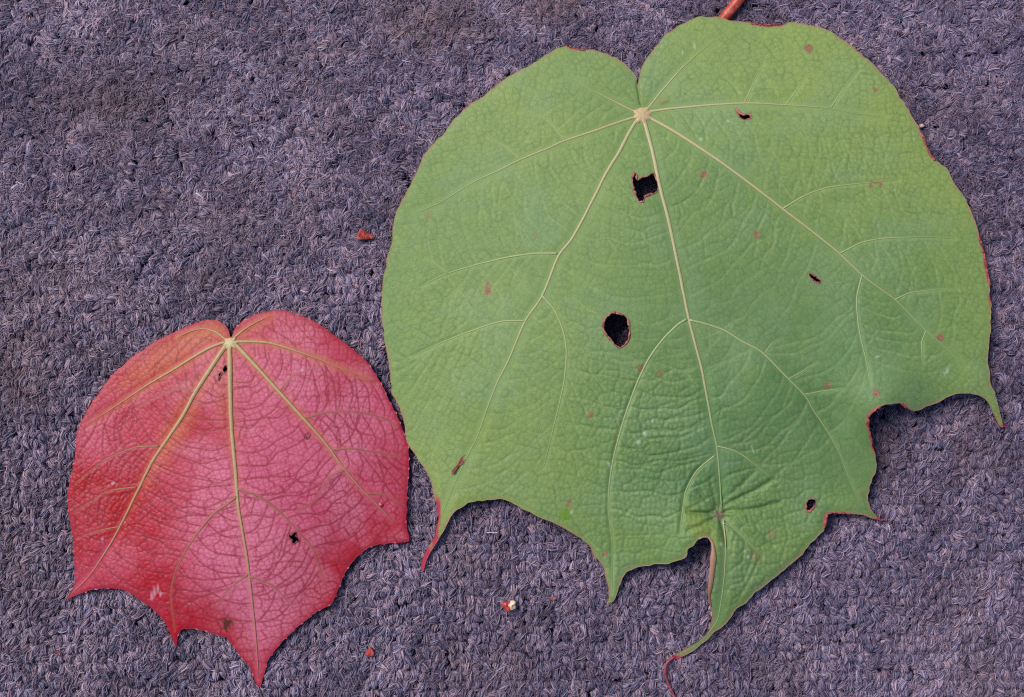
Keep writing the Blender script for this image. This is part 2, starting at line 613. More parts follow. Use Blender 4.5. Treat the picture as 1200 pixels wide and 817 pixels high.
    sep = N('GeometryNodeSeparateGeometry')
    sep.domain = 'POINT'
    L(gi.outputs[0], sep.inputs[0]); L(cmp_.outputs[0], sep.inputs[1])
    spl = N('GeometryNodeSplitToInstances')
    spl.domain = 'POINT'
    L(sep.outputs[1], spl.inputs['Geometry']); L(var, spl.inputs['Group ID'])
    m2p = N('GeometryNodeMeshToPoints')
    L(sep.outputs[0], m2p.inputs['Mesh'])
    iop = N('GeometryNodeInstanceOnPoints')
    e2r = N('FunctionNodeEulerToRotation')
    L(na('tuft_rotation', 'FLOAT_VECTOR'), e2r.inputs[0])
    L(m2p.outputs[0], iop.inputs['Points']); L(spl.outputs[0], iop.inputs['Instance'])
    iop.inputs['Pick Instance'].default_value = True
    L(na('pick', 'INT'), iop.inputs['Instance Index']); L(e2r.outputs[0], iop.inputs['Rotation'])
    L(na('tuft_scale', 'FLOAT_VECTOR'), iop.inputs['Scale'])
    L(iop.outputs[0], go.inputs[0])
    md = o.modifiers.new('tufting', 'NODES')
    md.node_group = ng
    return o


build_pile()


# ------------------------------------------------------------------ leaf machinery
def vein_part(name, root, g, Z, path, r0, r1, mat, fade0=0.7, lift=0.15, fade1=1.0):
    """A tapered vein half sunk in the blade, from its base to its tip (px)."""
    C = catmull(path, 3.0)
    n = len(C)
    u = np.linspace(0, 1, n)
    w = 0.5 * (fbm(C[:, 0] / 14, C[:, 1] / 14, 4) - 0.5)
    C = C + w[:, None] * np.array([1.0, 0.6])
    R = (r0 + (r1 - r0) * u ** 0.8) * (1 + 0.25 * (fbm(u * n / 4.0, u * 0 + r0 * 7, 6) - 0.5))
    R[-3:] *= np.array([0.8, 0.6, 0.3])
    z = g.sample(Z, C[:, 0], C[:, 1]) + R * S * lift
    W = np.array([P(x, y, zz) for (x, y), zz in zip(C, z)]) - np.array(root.location)
    V, T = tube_geo(W, R * S, 8, 0.42)
    f = np.clip((u - fade0) / max(1e-3, fade1 - fade0), 0, 1)
    return mesh_from(name, V, T, {'fade': np.concatenate([np.repeat(f, 8), [f[0], f[-1]]])}, mat, root)


def blade_part(root, g, F, Z, attrs, mat, thick):
    px, py, T, seg = clip_mesh(g, F)
    z = g.sample(Z, px, py)
    k = 1 - z / D
    top = np.stack([(px - 600) * S * k, -(py - 408.5) * S * k, z], 1) - np.array(root.location)
    n = len(top)
    a, b, c = top[T[:, 0]], top[T[:, 1]], top[T[:, 2]]
    up = np.cross(b - a, c - a)[:, 2].sum() > 0
    if not up:
        T = T[:, ::-1]
    bot = top - np.array([0, 0, thick])
    rim = np.concatenate([np.stack([seg[:, 0], seg[:, 1], seg[:, 1] + n], 1), np.stack([seg[:, 0], seg[:, 1] + n, seg[:, 0] + n], 1)])
    V = np.concatenate([top, bot])
    TT = np.concatenate([T, T[:, ::-1] + n, rim if up else rim[:, ::-1]])
    at = {}
    for nm, A in attrs.items():
        v = g.sample(A, px, py)
        at[nm] = np.concatenate([v, v])
    return mesh_from('blade', V, TT, at, mat, root)


def rim_part(name, root, g, Z, poly, r, mat, closed=False, lift=0.3, seed=0, jag=0.6):
    """Ragged dried edge round a hole or along a bite."""
    C = catmull(poly, 1.5, closed)
    if closed:
        C = np.concatenate([C, C[:1]])
    n = len(C)
    q = np.random.default_rng(seed)
    R = r * (0.25 + 1.5 * vnoise(np.arange(n) / 3.0 + seed, np.zeros(n), seed) ** 1.5)
    if closed:
        R[-1] = R[0]
    j = q.normal(0, jag, (n, 2))
    if closed:
        j[-1] = j[0]
    C = C + j
    if not closed:
        R[:2] *= 0.4
        R[-2:] *= 0.4
    z = g.sample(Z, C[:, 0], C[:, 1]) + R * S * lift
    W = np.array([P(x, y, zz) for (x, y), zz in zip(C, z)]) - np.array(root.location)
    V, T = tube_geo(W, R * S, 6, 0.7, wob=q.normal(0, r * S * 0.2, (n, 6, 3)))
    return mesh_from(name, V, T, {'fade': np.concatenate([np.repeat(q.random(n), 6), [0, 0]])}, mat, root)


def junction_part(root, g, Z, cx, cy, r, arms, mat, lift):
    """Knob where the main veins meet: a low dome with a spur towards every vein."""
    na_, nr = 48, 7
    an = np.arange(na_) / na_ * 2 * math.pi
    rad = np.full(na_, r * 0.78)
    for (ax, ay, w) in arms:
        t = math.atan2(ay - cy, ax - cx)
        dd = (an - t + math.pi) % (2 * math.pi) - math.pi
        rad += w * np.exp(-(dd / 0.2) ** 2)
    V = [(cx, cy, 1.0)]
    for i in range(1, nr + 1):
        u = i / nr
        for k in range(na_):
            rr = rad[k] * u * (1 + 0.06 * math.sin(k * 2.7 + i))
            V.append((cx + rr * math.cos(an[k]), cy + rr * math.sin(an[k]), (1 - u ** 2.2) ** 0.8 - 0.25 * (i == nr)))
    V = np.array(V)
    z = g.sample(Z, V[:, 0], V[:, 1]) + V[:, 2] * lift
    W = np.array([P(x, y, zz) for (x, y), zz in zip(V[:, :2], z)]) - np.array(root.location)
    T = [(0, 1 + (k + 1) % na_, 1 + k) for k in range(na_)]
    for i in range(nr - 1):
        o = 1 + i * na_
        for k in range(na_):
            k2 = (k + 1) % na_
            T += [(o + k, o + k2, o + na_ + k2), (o + k, o + na_ + k2, o + na_ + k)]
    T = np.array(T)[:, ::-1]
    return mesh_from('vein_junction', W, T, {'fade': np.zeros(len(V))}, mat, root)


def blob(g, x, y, rx, ry, rot=0.0, soft=0.25, seed=1, rough=0.5):
    """Irregular patch mask."""
    c, s = math.cos(rot), math.sin(rot)
    u, v = g.X - x, g.Y - y
    d = np.hypot((u * c + v * s) / rx, (-u * s + v * c) / ry)
    d = d + rough * (vnoise(g.X / (0.5 * min(rx, ry) + 1), g.Y / (0.5 * min(rx, ry) + 1), seed) - 0.5)
    return smooth((1 + soft - d) / (2 * soft))


def ladder_lines(pairs, seed, sp0, sp1):
    """Cross veins strung between neighbouring veins like rungs, sagging away from the leaf base."""
    q = np.random.default_rng(seed)
    out = []
    for A, B, a0, a1, b0, b1 in pairs:
        A, B = catmull(A, 2.0), catmull(B, 2.0)
        la = np.linalg.norm(A[-1] - A[0])
        t = 0.0
        while t < 1.0:
            ia = min(len(A) - 1, int((a0 + (a1 - a0) * t) * (len(A) - 1)))
            tb = np.clip(t + q.normal(0, 0.02), 0, 1)
            ib = min(len(B) - 1, int((b0 + (b1 - b0) * tb) * (len(B) - 1)))
            pa, pb = A[ia], B[ib]
            L = np.linalg.norm(pb - pa)
            t += (sp0 + (sp1 - sp0) * t) / max(la * (a1 - a0), 1) * q.uniform(0.7, 1.3)
            if L < 14:
                continue
            dn = A[min(ia + 4, len(A) - 1)] - A[max(ia - 4, 0)] + B[min(ib + 4, len(B) - 1)] - B[max(ib - 4, 0)]
            dn = dn / (np.linalg.norm(dn) + 1e-9)
            k = max(3, int(L / 16))
            us = np.linspace(0, 1, k + 1)
            pts = [pa + (pb - pa) * u + dn * (L * 0.16 * 4 * u * (1 - u) * 0.9 + q.normal(0, 2.4) * (0 < u < 1)) for u in us]
            out.append(catmull(pts, 4.0))
            if q.random() < 0.35 and k > 3:          # a fork
                i = q.integers(1, k)
                e = pts[i] + (pb - pa) / L * q.uniform(10, 22) + dn * q.uniform(9, 18)
                out.append(np.array([pts[i], (pts[i] + e) / 2 + q.normal(0, 1.5, 2), e]))
    return out


# ------------------------------------------------------------------ the green leaf
GREEN = [(747.2, 99), (745.8, 90), (742.8, 85.9), (732.9, 74.6), (721.6, 67.6), (707.6, 61.9), (693.5, 57.5), (685, 58.5), (676.6, 57.6), (668, 55.7),
         (663.9, 53.2), (656.9, 54.9), (640, 63.3), (624.3, 74.6), (604.5, 84.5), (584.8, 97), (568, 111), (551, 121), (539.8, 131), (530, 142), (521.5, 153.4), (514.5, 161.9),
         (506, 170), (499, 178.8), (492, 192.8), (484.9, 207), (479.3, 219.7), (469.4, 236.6), (462.4, 253.5), (459.6, 270.4), (456.7, 290), (453, 298.5), (452, 312.6),
         (448.3, 329.5), (447.2, 352), (447.5, 374.5), (449.7, 394.3), (453.5, 414), (455.5, 429.4), (456.5, 441), (459.5, 452), (458, 457), (462, 466), (468.5, 479), (472.5, 490),
         (474.5, 502), (476.9, 516.6), (485.3, 530.7), (496.6, 547.6), (503.6, 561.6), (507.9, 578.5), (510.7, 592.6), (513, 606.7), (511.5, 618), (508, 629.2), (500.8, 641.5), (496, 652.5),
         (493.3, 664), (493.8, 670.5), (496.3, 669), (499.6, 657.4), (507, 643), (513.5, 632), (520.5, 620.8), (527.6, 606.7), (536, 596.8), (550, 589.8), (569.8, 586.4), (592, 586.4),
         (606.4, 592.6), (620.5, 599.6), (640.2, 609.5), (657, 616.5), (668.3, 624), (680, 631), (690.6, 639), (696, 649.7), (704.4, 660.8), (708.6, 673), (712.4, 687), (713.6, 699.7),
         (712, 706.5), (718.5, 705), (722.5, 697), (726.7, 684.4), (732, 673), (746, 664.4), (762.8, 662), (779.4, 660.8), (793.3, 656.7), (804.4, 652.5), (806, 644), (812.8, 639.4),
         (816.3, 634.4), (821, 630), (829.4, 629.4), (833.6, 633), (836, 645.6), (835, 656.7), (833, 673), (832, 684), (830.5, 701), (833.6, 712), (834.4, 723), (832, 734.4),
         (827, 743.5), (819, 751), (808, 757.5), (796, 764.5), (787.3, 769.5), (788.3, 773), (796, 771), (810, 764.2), (826.7, 752.2), (838.5, 740.5), (854.4, 726), (865.6, 712), (875, 705.5),
         (887.9, 692.5), (904.8, 679.9), (921.6, 665.8), (935.7, 654.5), (948.4, 639), (958, 629), (966, 621.5), (967.5, 612), (969.5, 603.5), (975, 600.5), (992, 602.5), (1009, 603),
         (1020, 607), (1030, 609.6), (1031.5, 607.5), (1025.8, 603.9), (1020, 595), (1017.4, 584), (1018.8, 570), (1024.4, 556), (1028, 544.8), (1025.8, 533.5), (1022.5, 522), (1019.4, 508),
         (1017.2, 498), (1018.5, 487), (1024, 482), (1032, 476), (1043, 473), (1056, 473), (1062, 479), (1074, 480.6), (1091, 475), (1108, 467.4), (1122, 461.8), (1139, 461), (1150, 465),
         (1158.6, 473.6), (1165.7, 487.7), (1171.5, 500), (1175.5, 501.5), (1174.5, 494), (1171.3, 482), (1165.7, 462), (1160, 445.4), (1158, 425.7), (1160.9, 386), (1161.4, 363.8), (1160, 336), (1155.8, 312.7),
         (1153, 295.8), (1147.4, 276), (1141.7, 256.4), (1131.9, 233.9), (1120.6, 218.4), (1110.8, 200), (1101.5, 191.6), (1093.5, 186), (1087, 176), (1083, 163.5), (1077.5, 152.2),
         (1071.4, 139.6), (1061.5, 124), (1053, 111.4), (1047, 100), (1033, 84.5), (1016, 69), (996.4, 52), (973.9, 38), (951.4, 29.6), (928.8, 26.7), (920, 26.5), (916, 29.2),
         (900.7, 29.2), (882, 27.5), (878, 25.3), (861.7, 24), (850, 22), (838.3, 19.8), (826.7, 19.6), (817.3, 21), (806.8, 25), (795, 31), (785.8, 36), (778, 41), (763.9, 60.5),
         (752.6, 76), (748.8, 90)]
G_HOLES = [
    [(744.2, 202), (746, 206), (747, 211), (750, 210), (752.6, 207.5), (757, 207.5), (761, 205.6), (764, 203.5), (767, 205), (768.5, 209), (771, 214), (770, 224), (763.9, 227.6), (757.5, 229.5), (755.5, 232), (754, 237), (748.8, 236), (744.2, 226.7), (742, 217), (741.5, 208)],
    [(721.6, 366), (725, 368), (730, 369), (735.7, 374.5), (737.7, 385.8), (737, 397), (731.5, 405), (724.5, 407), (717.4, 400), (710.4, 391.4), (707, 383), (708.5, 375), (714.6, 368.4)],
    [(862.7, 128), (866, 132), (872.5, 134.6), (878, 134.6), (879.5, 138), (874, 140), (867.5, 137.4), (864, 132.3)],
    [(947.8, 321), (954.8, 323.4), (962, 329.6), (959, 331.2), (952, 327.6)],
    [(949.8, 584.5), (955.4, 586), (954.9, 592.6), (949.8, 599), (945.2, 599), (944.6, 592.6), (946.4, 587.5)],
]
G_Z = [(752, 135, 5.5), (690, 57, 2), (600, 88, 3), (500, 178, 2.4), (450, 320, 2.2), (452, 395, 2.4), (457, 445, 2.8), (480, 525, 2.6), (512, 612, 2.4), (494, 668, .9), (545, 592, 4.5), (590, 587, 5), (690, 640, 4.5), (713, 705, 1.3),
       (762, 662, 5), (822, 630, 13), (836, 650, 12), (832, 720, 4.8), (810, 760, 1.8), (788, 771, .9), (880, 700, 4), (960, 625, 4.5), (1000, 602, 5), (1029, 608, 2.0), (1026, 540, 6.5),
       (1019, 495, 15), (1045, 474, 17), (1024, 481, 17), (1090, 476, 7.5), (1140, 462, 7), (1173, 499, 1.3), (1160, 420, 6), (1160, 340, 6.5), (1142, 256, 6.5), (1095, 188, 6.5), (1050, 105, 6), (975, 38, 5),
       (900, 28, 4.5), (830, 20, 4.0), (770, 50, 3.2), (747, 100, 4), (755, 220, 12.5), (722, 386, 15), (870, 135, 9), (955, 325, 11.5), (947, 592, 5), (600, 300, 9), (560, 470, 9),
       (650, 520, 11), (860, 300, 12.5), (800, 480, 12.5), (843, 603, 8), (1060, 300, 10), (890, 480, 13), (985, 490, 9.5), (1050, 420, 11), (600, 180, 6.5), (1000, 160, 9), (540, 300, 6.5), (760, 620, 8.5),
       (900, 640, 6.5), (840, 90, 6), (690, 100, 4.5), (640, 580, 8)]
G_HUB = (752.6, 134.5)
GREEN_TOP = []
G_MAIN = [
    ('midrib', [(753.3, 137.5), (755.4, 143.6), (763.9, 174.5), (772.3, 214), (775.5, 228), (783.6, 259), (794.8, 312.6), (806.5, 371), (814.5, 402.7), (823, 436), (834.3, 498), (840.5, 526.4), (844.5, 577), (845.5, 597)], 2.35, 0.9, .6),
    ('midrib', [(847.5, 608), (850, 637), (848.9, 673), (845.5, 701), (841, 725), (828, 746)], 0.8, 0.5, .0),
    ('main_vein', [(755, 135.5), (761, 138), (785, 151), (809, 166), (842.7, 188.6), (869.4, 208), (897, 229), (923.9, 250), (946.4, 267), (983, 296.5), (1009.7, 321.8), (1028, 335.9), (1048.8, 351), (1068.5, 370.8), (1085.4, 387.7), (1108, 407.4), (1128, 428)], 2.0, 0.6, .45),
    ('main_vein', [(751, 137), (745.5, 142), (735, 160), (724.5, 180), (710.4, 202.8), (690.7, 242), (671, 278.8), (654.5, 300), (635.5, 346.4), (615.8, 376), (596, 422), (582, 450), (569.8, 482), (558.5, 513.8), (547, 536), (530, 573), (516, 609)], 2.0, 0.5, .35),
    ('main_vein', [(756, 133), (763, 130.5), (785, 127.5), (809, 125.3), (840, 122.5), (878, 121), (920.4, 123), (971, 126.7), (999, 132.3), (1032, 137)], 1.5, 0.5, .35),
    ('main_vein', [(750, 135.5), (740, 138.5), (720, 145), (696.3, 153.4), (662.5, 164.7), (640, 174.5), (610, 187), (584, 200), (553.9, 214), (514.5, 238), (485, 250)], 1.5, 0.5, .25),
    ('main_vein', [(754.5, 131.5), (760, 126), (775, 107), (797.7, 81.6), (820, 60.5), (836, 49)], 1.2, 0.5, .3),
    ('main_vein', [(750, 133), (741, 129.5), (724, 121), (707.6, 112.6), (687.9, 102.8), (665, 90)], 1.1, 0.5, .2),
]
G_SIDE = [
    ([(653, 297), (627, 297), (599, 300.8), (570.8, 307), (524.3, 320.5), (494.8, 335)], 1.4, .7),
    ([(524.3, 320.5), (511.6, 309.8), (497.6, 301)], .8, .5), ([(615, 376), (587.7, 376.8), (553.9, 387.2), (511.6, 404), (486, 416.8)], 1.1, .6),
    ([(635.5, 347), (649.6, 363.3), (659, 385), (663.9, 411), (661, 447.6), (651.3, 489.8), (643, 525), (637, 548)], 1.3, .7),
    ([(805, 374), (794.8, 380), (775, 400), (755.4, 429.4), (738.5, 470), (727.3, 503.9), (718.8, 537.7), (713.8, 571.4), (713, 600), (717, 632), (717.5, 668), (717, 695)], 1.5, .7),
    ([(808, 375), (828, 380), (848.3, 387), (869.4, 400), (893, 413), (923.9, 444), (943.6, 464), (953.4, 481), (969.5, 505), (983.6, 530.7), (997.7, 567), (1009, 590)], 1.6, .6),
    ([(841, 523), (862.5, 529), (882, 542), (907.6, 563)], 1.1, .5), ([(838, 534), (826, 543), (814.5, 554.5), (803.3, 577), (799, 605), (797, 624)], 1.1, .6),
    ([(985, 296.5), (1009.4, 284.5), (1040, 279), (1091, 278), (1119, 280)], 1.1, .5), ([(1010, 323), (1004, 351), (1007, 388), (1015.4, 424.5), (1019.6, 452)], 1.1, .5),
    ([(918, 244), (942.9, 229.4), (971, 219.6), (1019, 214), (1052.7, 211)], 1.2, .5), ([(1048.8, 351), (1068.5, 342.7), (1105, 338.4), (1122, 339)], .9, .4),
    ([(872.5, 120.6), (883.8, 95.7), (895, 73)], .8, .4), ([(921.8, 122), (932, 108), (943, 93)], .8, .4), ([(973.9, 126), (990.8, 101), (1005, 84)], .8, .4),
    ([(662, 165), (640, 140), (610, 128)], .8, .4), ([(610, 187), (592, 172), (570, 160)], .7, .4), ([(1085, 388), (1080, 402), (1081, 425)], .8, .4),
    ([(846, 612), (858, 618), (876, 635), (893, 652)], .7, .4), ([(896, 414), (905, 402), (915, 396)], .7, .4), ([(924, 444), (942, 434), (957, 424)], .7, .4), ([(944, 462), (965, 458), (990, 455)], .7, .4),
]


def green_material():
    m = Mat('green_leaf_underside')
    tone, fine, mid = m.attr('tone'), m.attr('fine'), m.attr('ladder')
    c = m.mix(tone, lin(76, 110, 62), lin(131, 146, 70))
    n1 = m.rng(m.noise(70, 5, 0.6), 0.3, 0.7)
    c = m.mix(m.math('MULTIPLY', n1, 0.35), c, lin(112, 131, 82))
    c = m.mix(m.math('MULTIPLY', m.rng(m.noise(1500, 3, 0.7), 0.35, 0.7), 0.30), c, lin(84, 112, 62))
    c = m.mix(m.math('MULTIPLY', m.attr('bloom'), 0.28), c, lin(112, 136, 102))
    c = m.mix(m.math('MULTIPLY', fine, 0.52), c, lin(72, 98, 50))
    c = m.mix(m.math('MULTIPLY', mid, 0.42), c, lin(138, 150, 96))
    c = m.mix(m.math('MULTIPLY', m.attr('olive'), 0.6), c, lin(112, 124, 44))
    c = m.mix(m.math('MULTIPLY', m.attr('margin'), 0.85), c, lin(148, 96, 78))
    c = m.mix(m.attr('blush'), c, lin(158, 40, 60))
    sc = m.mix(m.rng(m.noise(1800), 0.4, 0.6), lin(116, 72, 58), lin(142, 96, 76))
    c = m.mix(m.attr('scar'), c, sc)
    c = m.mix(m.attr('fresh'), c, lin(84, 124, 22))
    c = m.mix(m.attr('corky'), c, lin(116, 98, 80))
    c = m.mix(m.attr('fleck'), c, lin(196, 212, 196))
    m.put(m.b.inputs['Base Color'], c)
    m.b.inputs['Roughness'].default_value = 0.58
    m.b.inputs['Specular IOR Level'].default_value = 0.35
    m.bump(m.noise(1900, 4, 0.65), 0.00022, 0.8)
    return m.mat


def build_green():
    g = Grid(440, 12, 1184, 780, 1.2)
    out = catmull(GREEN, 2.2, True)
    # crenate margin
    nrm = np.roll(out, -1, 0) - np.roll(out, 1, 0)
    nrm = np.stack([nrm[:, 1], -nrm[:, 0]], 1) / (np.linalg.norm(nrm, axis=1)[:, None] + 1e-9)
    arc = np.cumsum(np.linalg.norm(out - np.roll(out, 1, 0), axis=1))
    tipd = np.min([np.hypot(out[:, 0] - x, out[:, 1] - y) for x, y in ((494, 667), (713, 705), (789, 771), (1030, 608), (1174, 500), (747, 99), (832, 640))], axis=0)
    out = out + nrm * ((vnoise(arc / 5.5, arc * 0, 3) - 0.5) * 1.6 * smooth((tipd - 8) / 30) + (vnoise(arc / 13, arc * 0, 4) - 0.5) * 1.6 * smooth((tipd - 14) / 30))[:, None]
    F = g.sdf(out, 40.0)
    dm = np.maximum(F, 0)
    hole_d = np.full(F.shape, 40.0)
    for k, h in enumerate(G_HOLES):
        hp = catmull(h, 1.2, True)
        hp = hp + np.random.default_rng(k).normal(0, 0.35, hp.shape)
        f = g.sdf(hp, 40.0)
        hole_d = np.minimum(hole_d, np.abs(f))
        F = np.minimum(F, -f)
    X, Y = g.X, g.Y
    Zb = g.coarse(tps(G_Z), 6)
    Zb = np.maximum(Zb, 0.5)
    # tilt along the dark band right of the lower vein
    band = catmull([(872, 395), (905, 425), (940, 465), (972, 515), (1000, 570)], 0.7)
    bd, bs = g.dist(band, 60, w=np.arange(len(band)) / len(band))
    i = np.clip((bs * len(band)).astype(int), 0, len(band) - 2)
    e = band[i + 1] - band[i]
    side = np.sign(e[..., 0] * (Y - band[i][..., 1]) - e[..., 1] * (X - band[i][..., 0]))      # + on the lower left
    Zb = Zb + 1.5 * np.tanh(side * bd / 20) * smooth((60 - bd) / 45) * smooth(bs / 0.2) * smooth((1 - bs) / 0.25)
    # radial distances for the ladder veins
    r = np.hypot(X - G_HUB[0], Y - G_HUB[1]) + 1e-6
    th = np.arctan2(Y - G_HUB[1], X - G_HUB[0])
    wx, wy = fbm(X / 60, Y / 60, 41) - 0.5, fbm(X / 60, Y / 60, 47) - 0.5
    u = 1.30 * np.sqrt(r) + 2.2 * wx - 0.012 * r * np.cos(3 * th) * 0
    v = th * 4.6 + 1.5 * wy
    M_ = [p for _, p, *_ in G_MAIN]
    S_ = [p for p, *_ in G_SIDE]
    mid_all = M_[0] + M_[1]
    edge_l = [(478, 235), (460, 300), (452, 380), (462, 450), (485, 520), (503, 575)]
    edge_r = [(1060, 150), (1100, 210), (1135, 270), (1150, 330), (1153, 400), (1150, 440)]
    rungs = ladder_lines([(M_[3], M_[0], 0.04, .75, 0.04, .9), (M_[2], M_[0], .03, .55, .03, .68), (M_[4], M_[2], .05, 1, .05, .9), (M_[5], M_[3], .05, 1, .05, .62), (M_[6], M_[4], .1, 1, .1, .6), (M_[7], M_[5], .1, 1, .1, .7),
                          (S_[4], M_[0], .1, .8, .6, 1), (S_[3], S_[4], .1, 1, .2, .9), (S_[5], M_[0], .08, .7, .6, 1), (S_[9], S_[5], .2, 1, .25, .85), (M_[3], S_[3], .5, 1, .05, .95), (S_[6], S_[5], .1, 1, .45, .9),
                          (M_[2], S_[9], .75, 1, .1, .8), (S_[8], M_[2], .1, 1, .7, 1), (S_[2], M_[3], .1, .9, .6, .8), (S_[0], S_[2], .1, .8, .1, .9), (M_[5], S_[0], .5, 1, .2, .9), (S_[10], S_[8], .1, 1, .1, .9), (M_[4], S_[10], .6, 1, .1, 1), (edge_l, S_[2], .5, 1, 1, .3),
                          (M_[1], S_[18], .1, .8, .1, 1)], 3, 15, 30)
    rd = np.full(F.shape, 7.0)
    for ln in rungs:
        rd = np.minimum(rd, g.dist(ln, 7))
    lad = rd / 60.0
    q2, _ = voronoi_rows(r + 26 * wx, th + 26 * wy / (r + 30), 15.0, 24.0, 9)
    q3, c3 = voronoi_rows(r + 14 * wy, th + 14 * wx / (r + 30), 8.6, 6.2, 13, 0.75)
    # veins
    vd = np.full(F.shape, 16.0)
    for _, p, r0, r1, f0 in G_MAIN:
        vd = np.minimum(vd, g.dist(catmull(p, 4), 16))
    sv = np.full(F.shape, 9.0)
    for p, r0, r1 in G_SIDE:
        sv = np.minimum(sv, g.dist(catmull(p, 4), 9))
    near = smooth(vd / 12)
    l1 = np.exp(-(rd / 0.95) ** 2) * (0.15 + 0.85 * vnoise(X / 20, Y / 20, 61))
    l2 = np.exp(-(q2 / 0.055) ** 2)
    l3 = np.exp(-(q3 / 0.12) ** 2)
    near = near * smooth(sv / 5)
    relief = 0.10 * np.minimum(q2 / 0.13, 1) + 0.075 * np.minimum(q3 / 0.24, 1) + 0.15 * np.minimum(rd / 2.8, 1)
    amp = (0.8 + 1.0 * smooth((fbm(X / 130, Y / 130, 71) - 0.35) / 0.35)) * (0.65 + 1.15 * smooth((Y - 330) / 200) * smooth((1010 - X) / 60) * smooth((X - 640) / 120))
    Zr = relief * amp * near * smooth(dm / 10)
    Zr += 0.16 * (fbm(X / 22, Y / 30, 83) - 0.5) * near * smooth(dm / 14)
    Zr += 0.9 * (fbm(X / 110, Y / 110, 87) - 0.5) * smooth(dm / 40)
    # furrow beside main veins
    Zr -= 0.06 * np.exp(-((vd - 5) / 3.0) ** 2)
    # the closed seam of the two upper lobes
    Zr -= 0.9 * np.exp(-(g.dist(np.array([(747.2, 96), (747.6, 104), (749, 113), (751, 122)]), 10) / 1.3) ** 2)
    # pinched knot with wrinkles running out of it
    kx, ky = 841.5, 603.0
    kr, kt = np.hypot(X - kx, Y - ky), np.arctan2(Y - ky, X - kx)
    wr = np.sin(kt * 5 + 1.3 * np.sin(kt * 2 + 1) + 0.04 * kr) + 0.6 * np.sin(kt * 11 + 2.0 + 1.2 * np.sin(kt + .5))
    Zr += 0.42 * wr * smooth(kr / 7) * np.exp(-(kr / 32) ** 2) - 1.3 * np.exp(-(kr / 12) ** 2)
    for (x0, y0, x1, y1, a, w) in [(850, 600, 912, 590, -.55, 3), (850, 592, 905, 562, -.5, 3), (850, 606, 905, 640, -.35, 3.5), (835, 600, 806, 600, -.45, 2.5), (838, 596, 818, 575, -.5, 2.5),
                                   (846, 612, 852, 640, -.4, 2.5), (834, 607, 806, 622, -.4, 3), (848, 585, 885, 552, -.3, 3), (840, 592, 832, 560, -.35, 2.5)]:
        dl = g.dist(np.array([(x0, y0), ((x0 + x1) / 2, (y0 + y1) / 2 + 2), (x1, y1)], float), 14)
        Zr += 2.2 * a * np.exp(-(dl / w) ** 2)
    Z = (Zb + Zr) * 0.001
    Zs = (Zb + 0.9 * (fbm(X / 110, Y / 110, 87) - 0.5) * smooth(dm / 40)) * 0.001
    # pigment masks
    tone = g.coarse(tps([(950, 80, .95), (1060, 250, .75), (600, 120, .8), (500, 300, .5), (480, 500, .75), (560, 560, .95), (700, 600, .55), (800, 480, .12), (900, 450, .05), (830, 560, .0), (760, 560, .15), (940, 530, .1), (900, 600, .25),
                         (900, 690, .6), (1000, 570, .3), (1100, 400, .42), (800, 300, .35), (650, 400, .5), (1150, 450, .75), (720, 660, .65), (838, 720, .3), (700, 200, .55), (620, 230, .6), (860, 180, .5), (840, 600, .15), (850, 40, .75), (1010, 300, .45)]), 8)
    tone = np.clip(tone + 0.35 * (fbm(X / 70, Y / 70, 91) - 0.5) + 0.2 * (c3 - 0.5), 0, 1)
    bloom = smooth((fbm(X / 45, Y / 45, 95) - 0.45) / 0.25) * 0.8
    margin = np.exp(-(dm / 2.1) ** 2) * (0.2 + 0.9 * vnoise(arc_near(g, out) / 9, X * 0, 7))
    blush = np.zeros(F.shape)
    for (x, y, rx, ry) in [(496, 656, 13, 22), (509, 622, 5, 22), (513, 600, 3.5, 20), (790, 772, 10, 4), (1031, 609, 6, 3), (1176, 501, 4, 3)]:
        blush = np.maximum(blush, blob(g, x, y, rx, ry, 0.3 if x < 500 else 0, 0.35, 3, 0.4))
    scar = np.zeros(F.shape)
    for k, (x, y, rx, ry, ro) in enumerate([(947, 57, 5, 5, 0), (887, 276, 4, 4, 0), (970, 452, 3.5, 3.5, 0), (1027, 461, 4, 5, 0), (1102, 396, 4, 4, 0), (751, 432, 3.5, 4, 0), (772, 437, 3.2, 3, 0),
                                            (825, 205, 4.2, 4, 0), (572, 341, 4, 5, 0), (572, 333, 2.5, 2.5, 0), (515, 238, 4, 2, 0), (1020, 217, 2, 3, 0), (1026, 214, 7, 1.6, 0),
                                            (1032, 217, 2, 3, 0), (628, 276, 4, 4, 0), (692, 486, 3, 3, 0), (502, 252, 4, 4, 0), (709, 649, 2.5, 3, 0), (904, 625, 7, 4, .4), (885, 652, 8, 5, .6), (776, 118, 5, 3, 0), (666, 590, 2, 5, .3),
                                            (1026, 105, 2.5, 2.5, 0), (1010, 580, 4, 4, 0)]):
        w_ = 0.3 if k in (14, 16, 18, 19, 20, 23, 10) else 0.9
        scar = np.maximum(scar, w_ * blob(g, x, y, rx, ry, ro, 0.35, k, 0.7))
    scar = np.maximum(scar, 0.7 * np.exp(-(hole_d / 1.6) ** 2))
    corky = blob(g, 841.5, 603, 6, 5, 0, .4, 77, .7)
    # chewed parts of the margin dry to brown red
    for (x, y, rr) in [(672, 56, 12), (900, 28, 20), (1090, 176, 16), (1157, 310, 26), (1019, 495, 22), (1060, 477, 10), (970, 608, 12), (990, 601, 14), (1022, 525, 12), (1161, 352, 12)]:
        blush = np.maximum(blush, 0.9 * np.exp(-(dm / 1.8) ** 2) * smooth((rr - np.hypot(X - x, Y - y)) / 8))
    olive = blob(g, 822, 622, 30, 14, 0.9, 0.7, 5, 0.3)
    olive = np.maximum(olive, 0.6 * np.exp(-(dm / 7) ** 2) * blob(g, 810, 640, 45, 40, 0, 0.5, 6, 0.2))
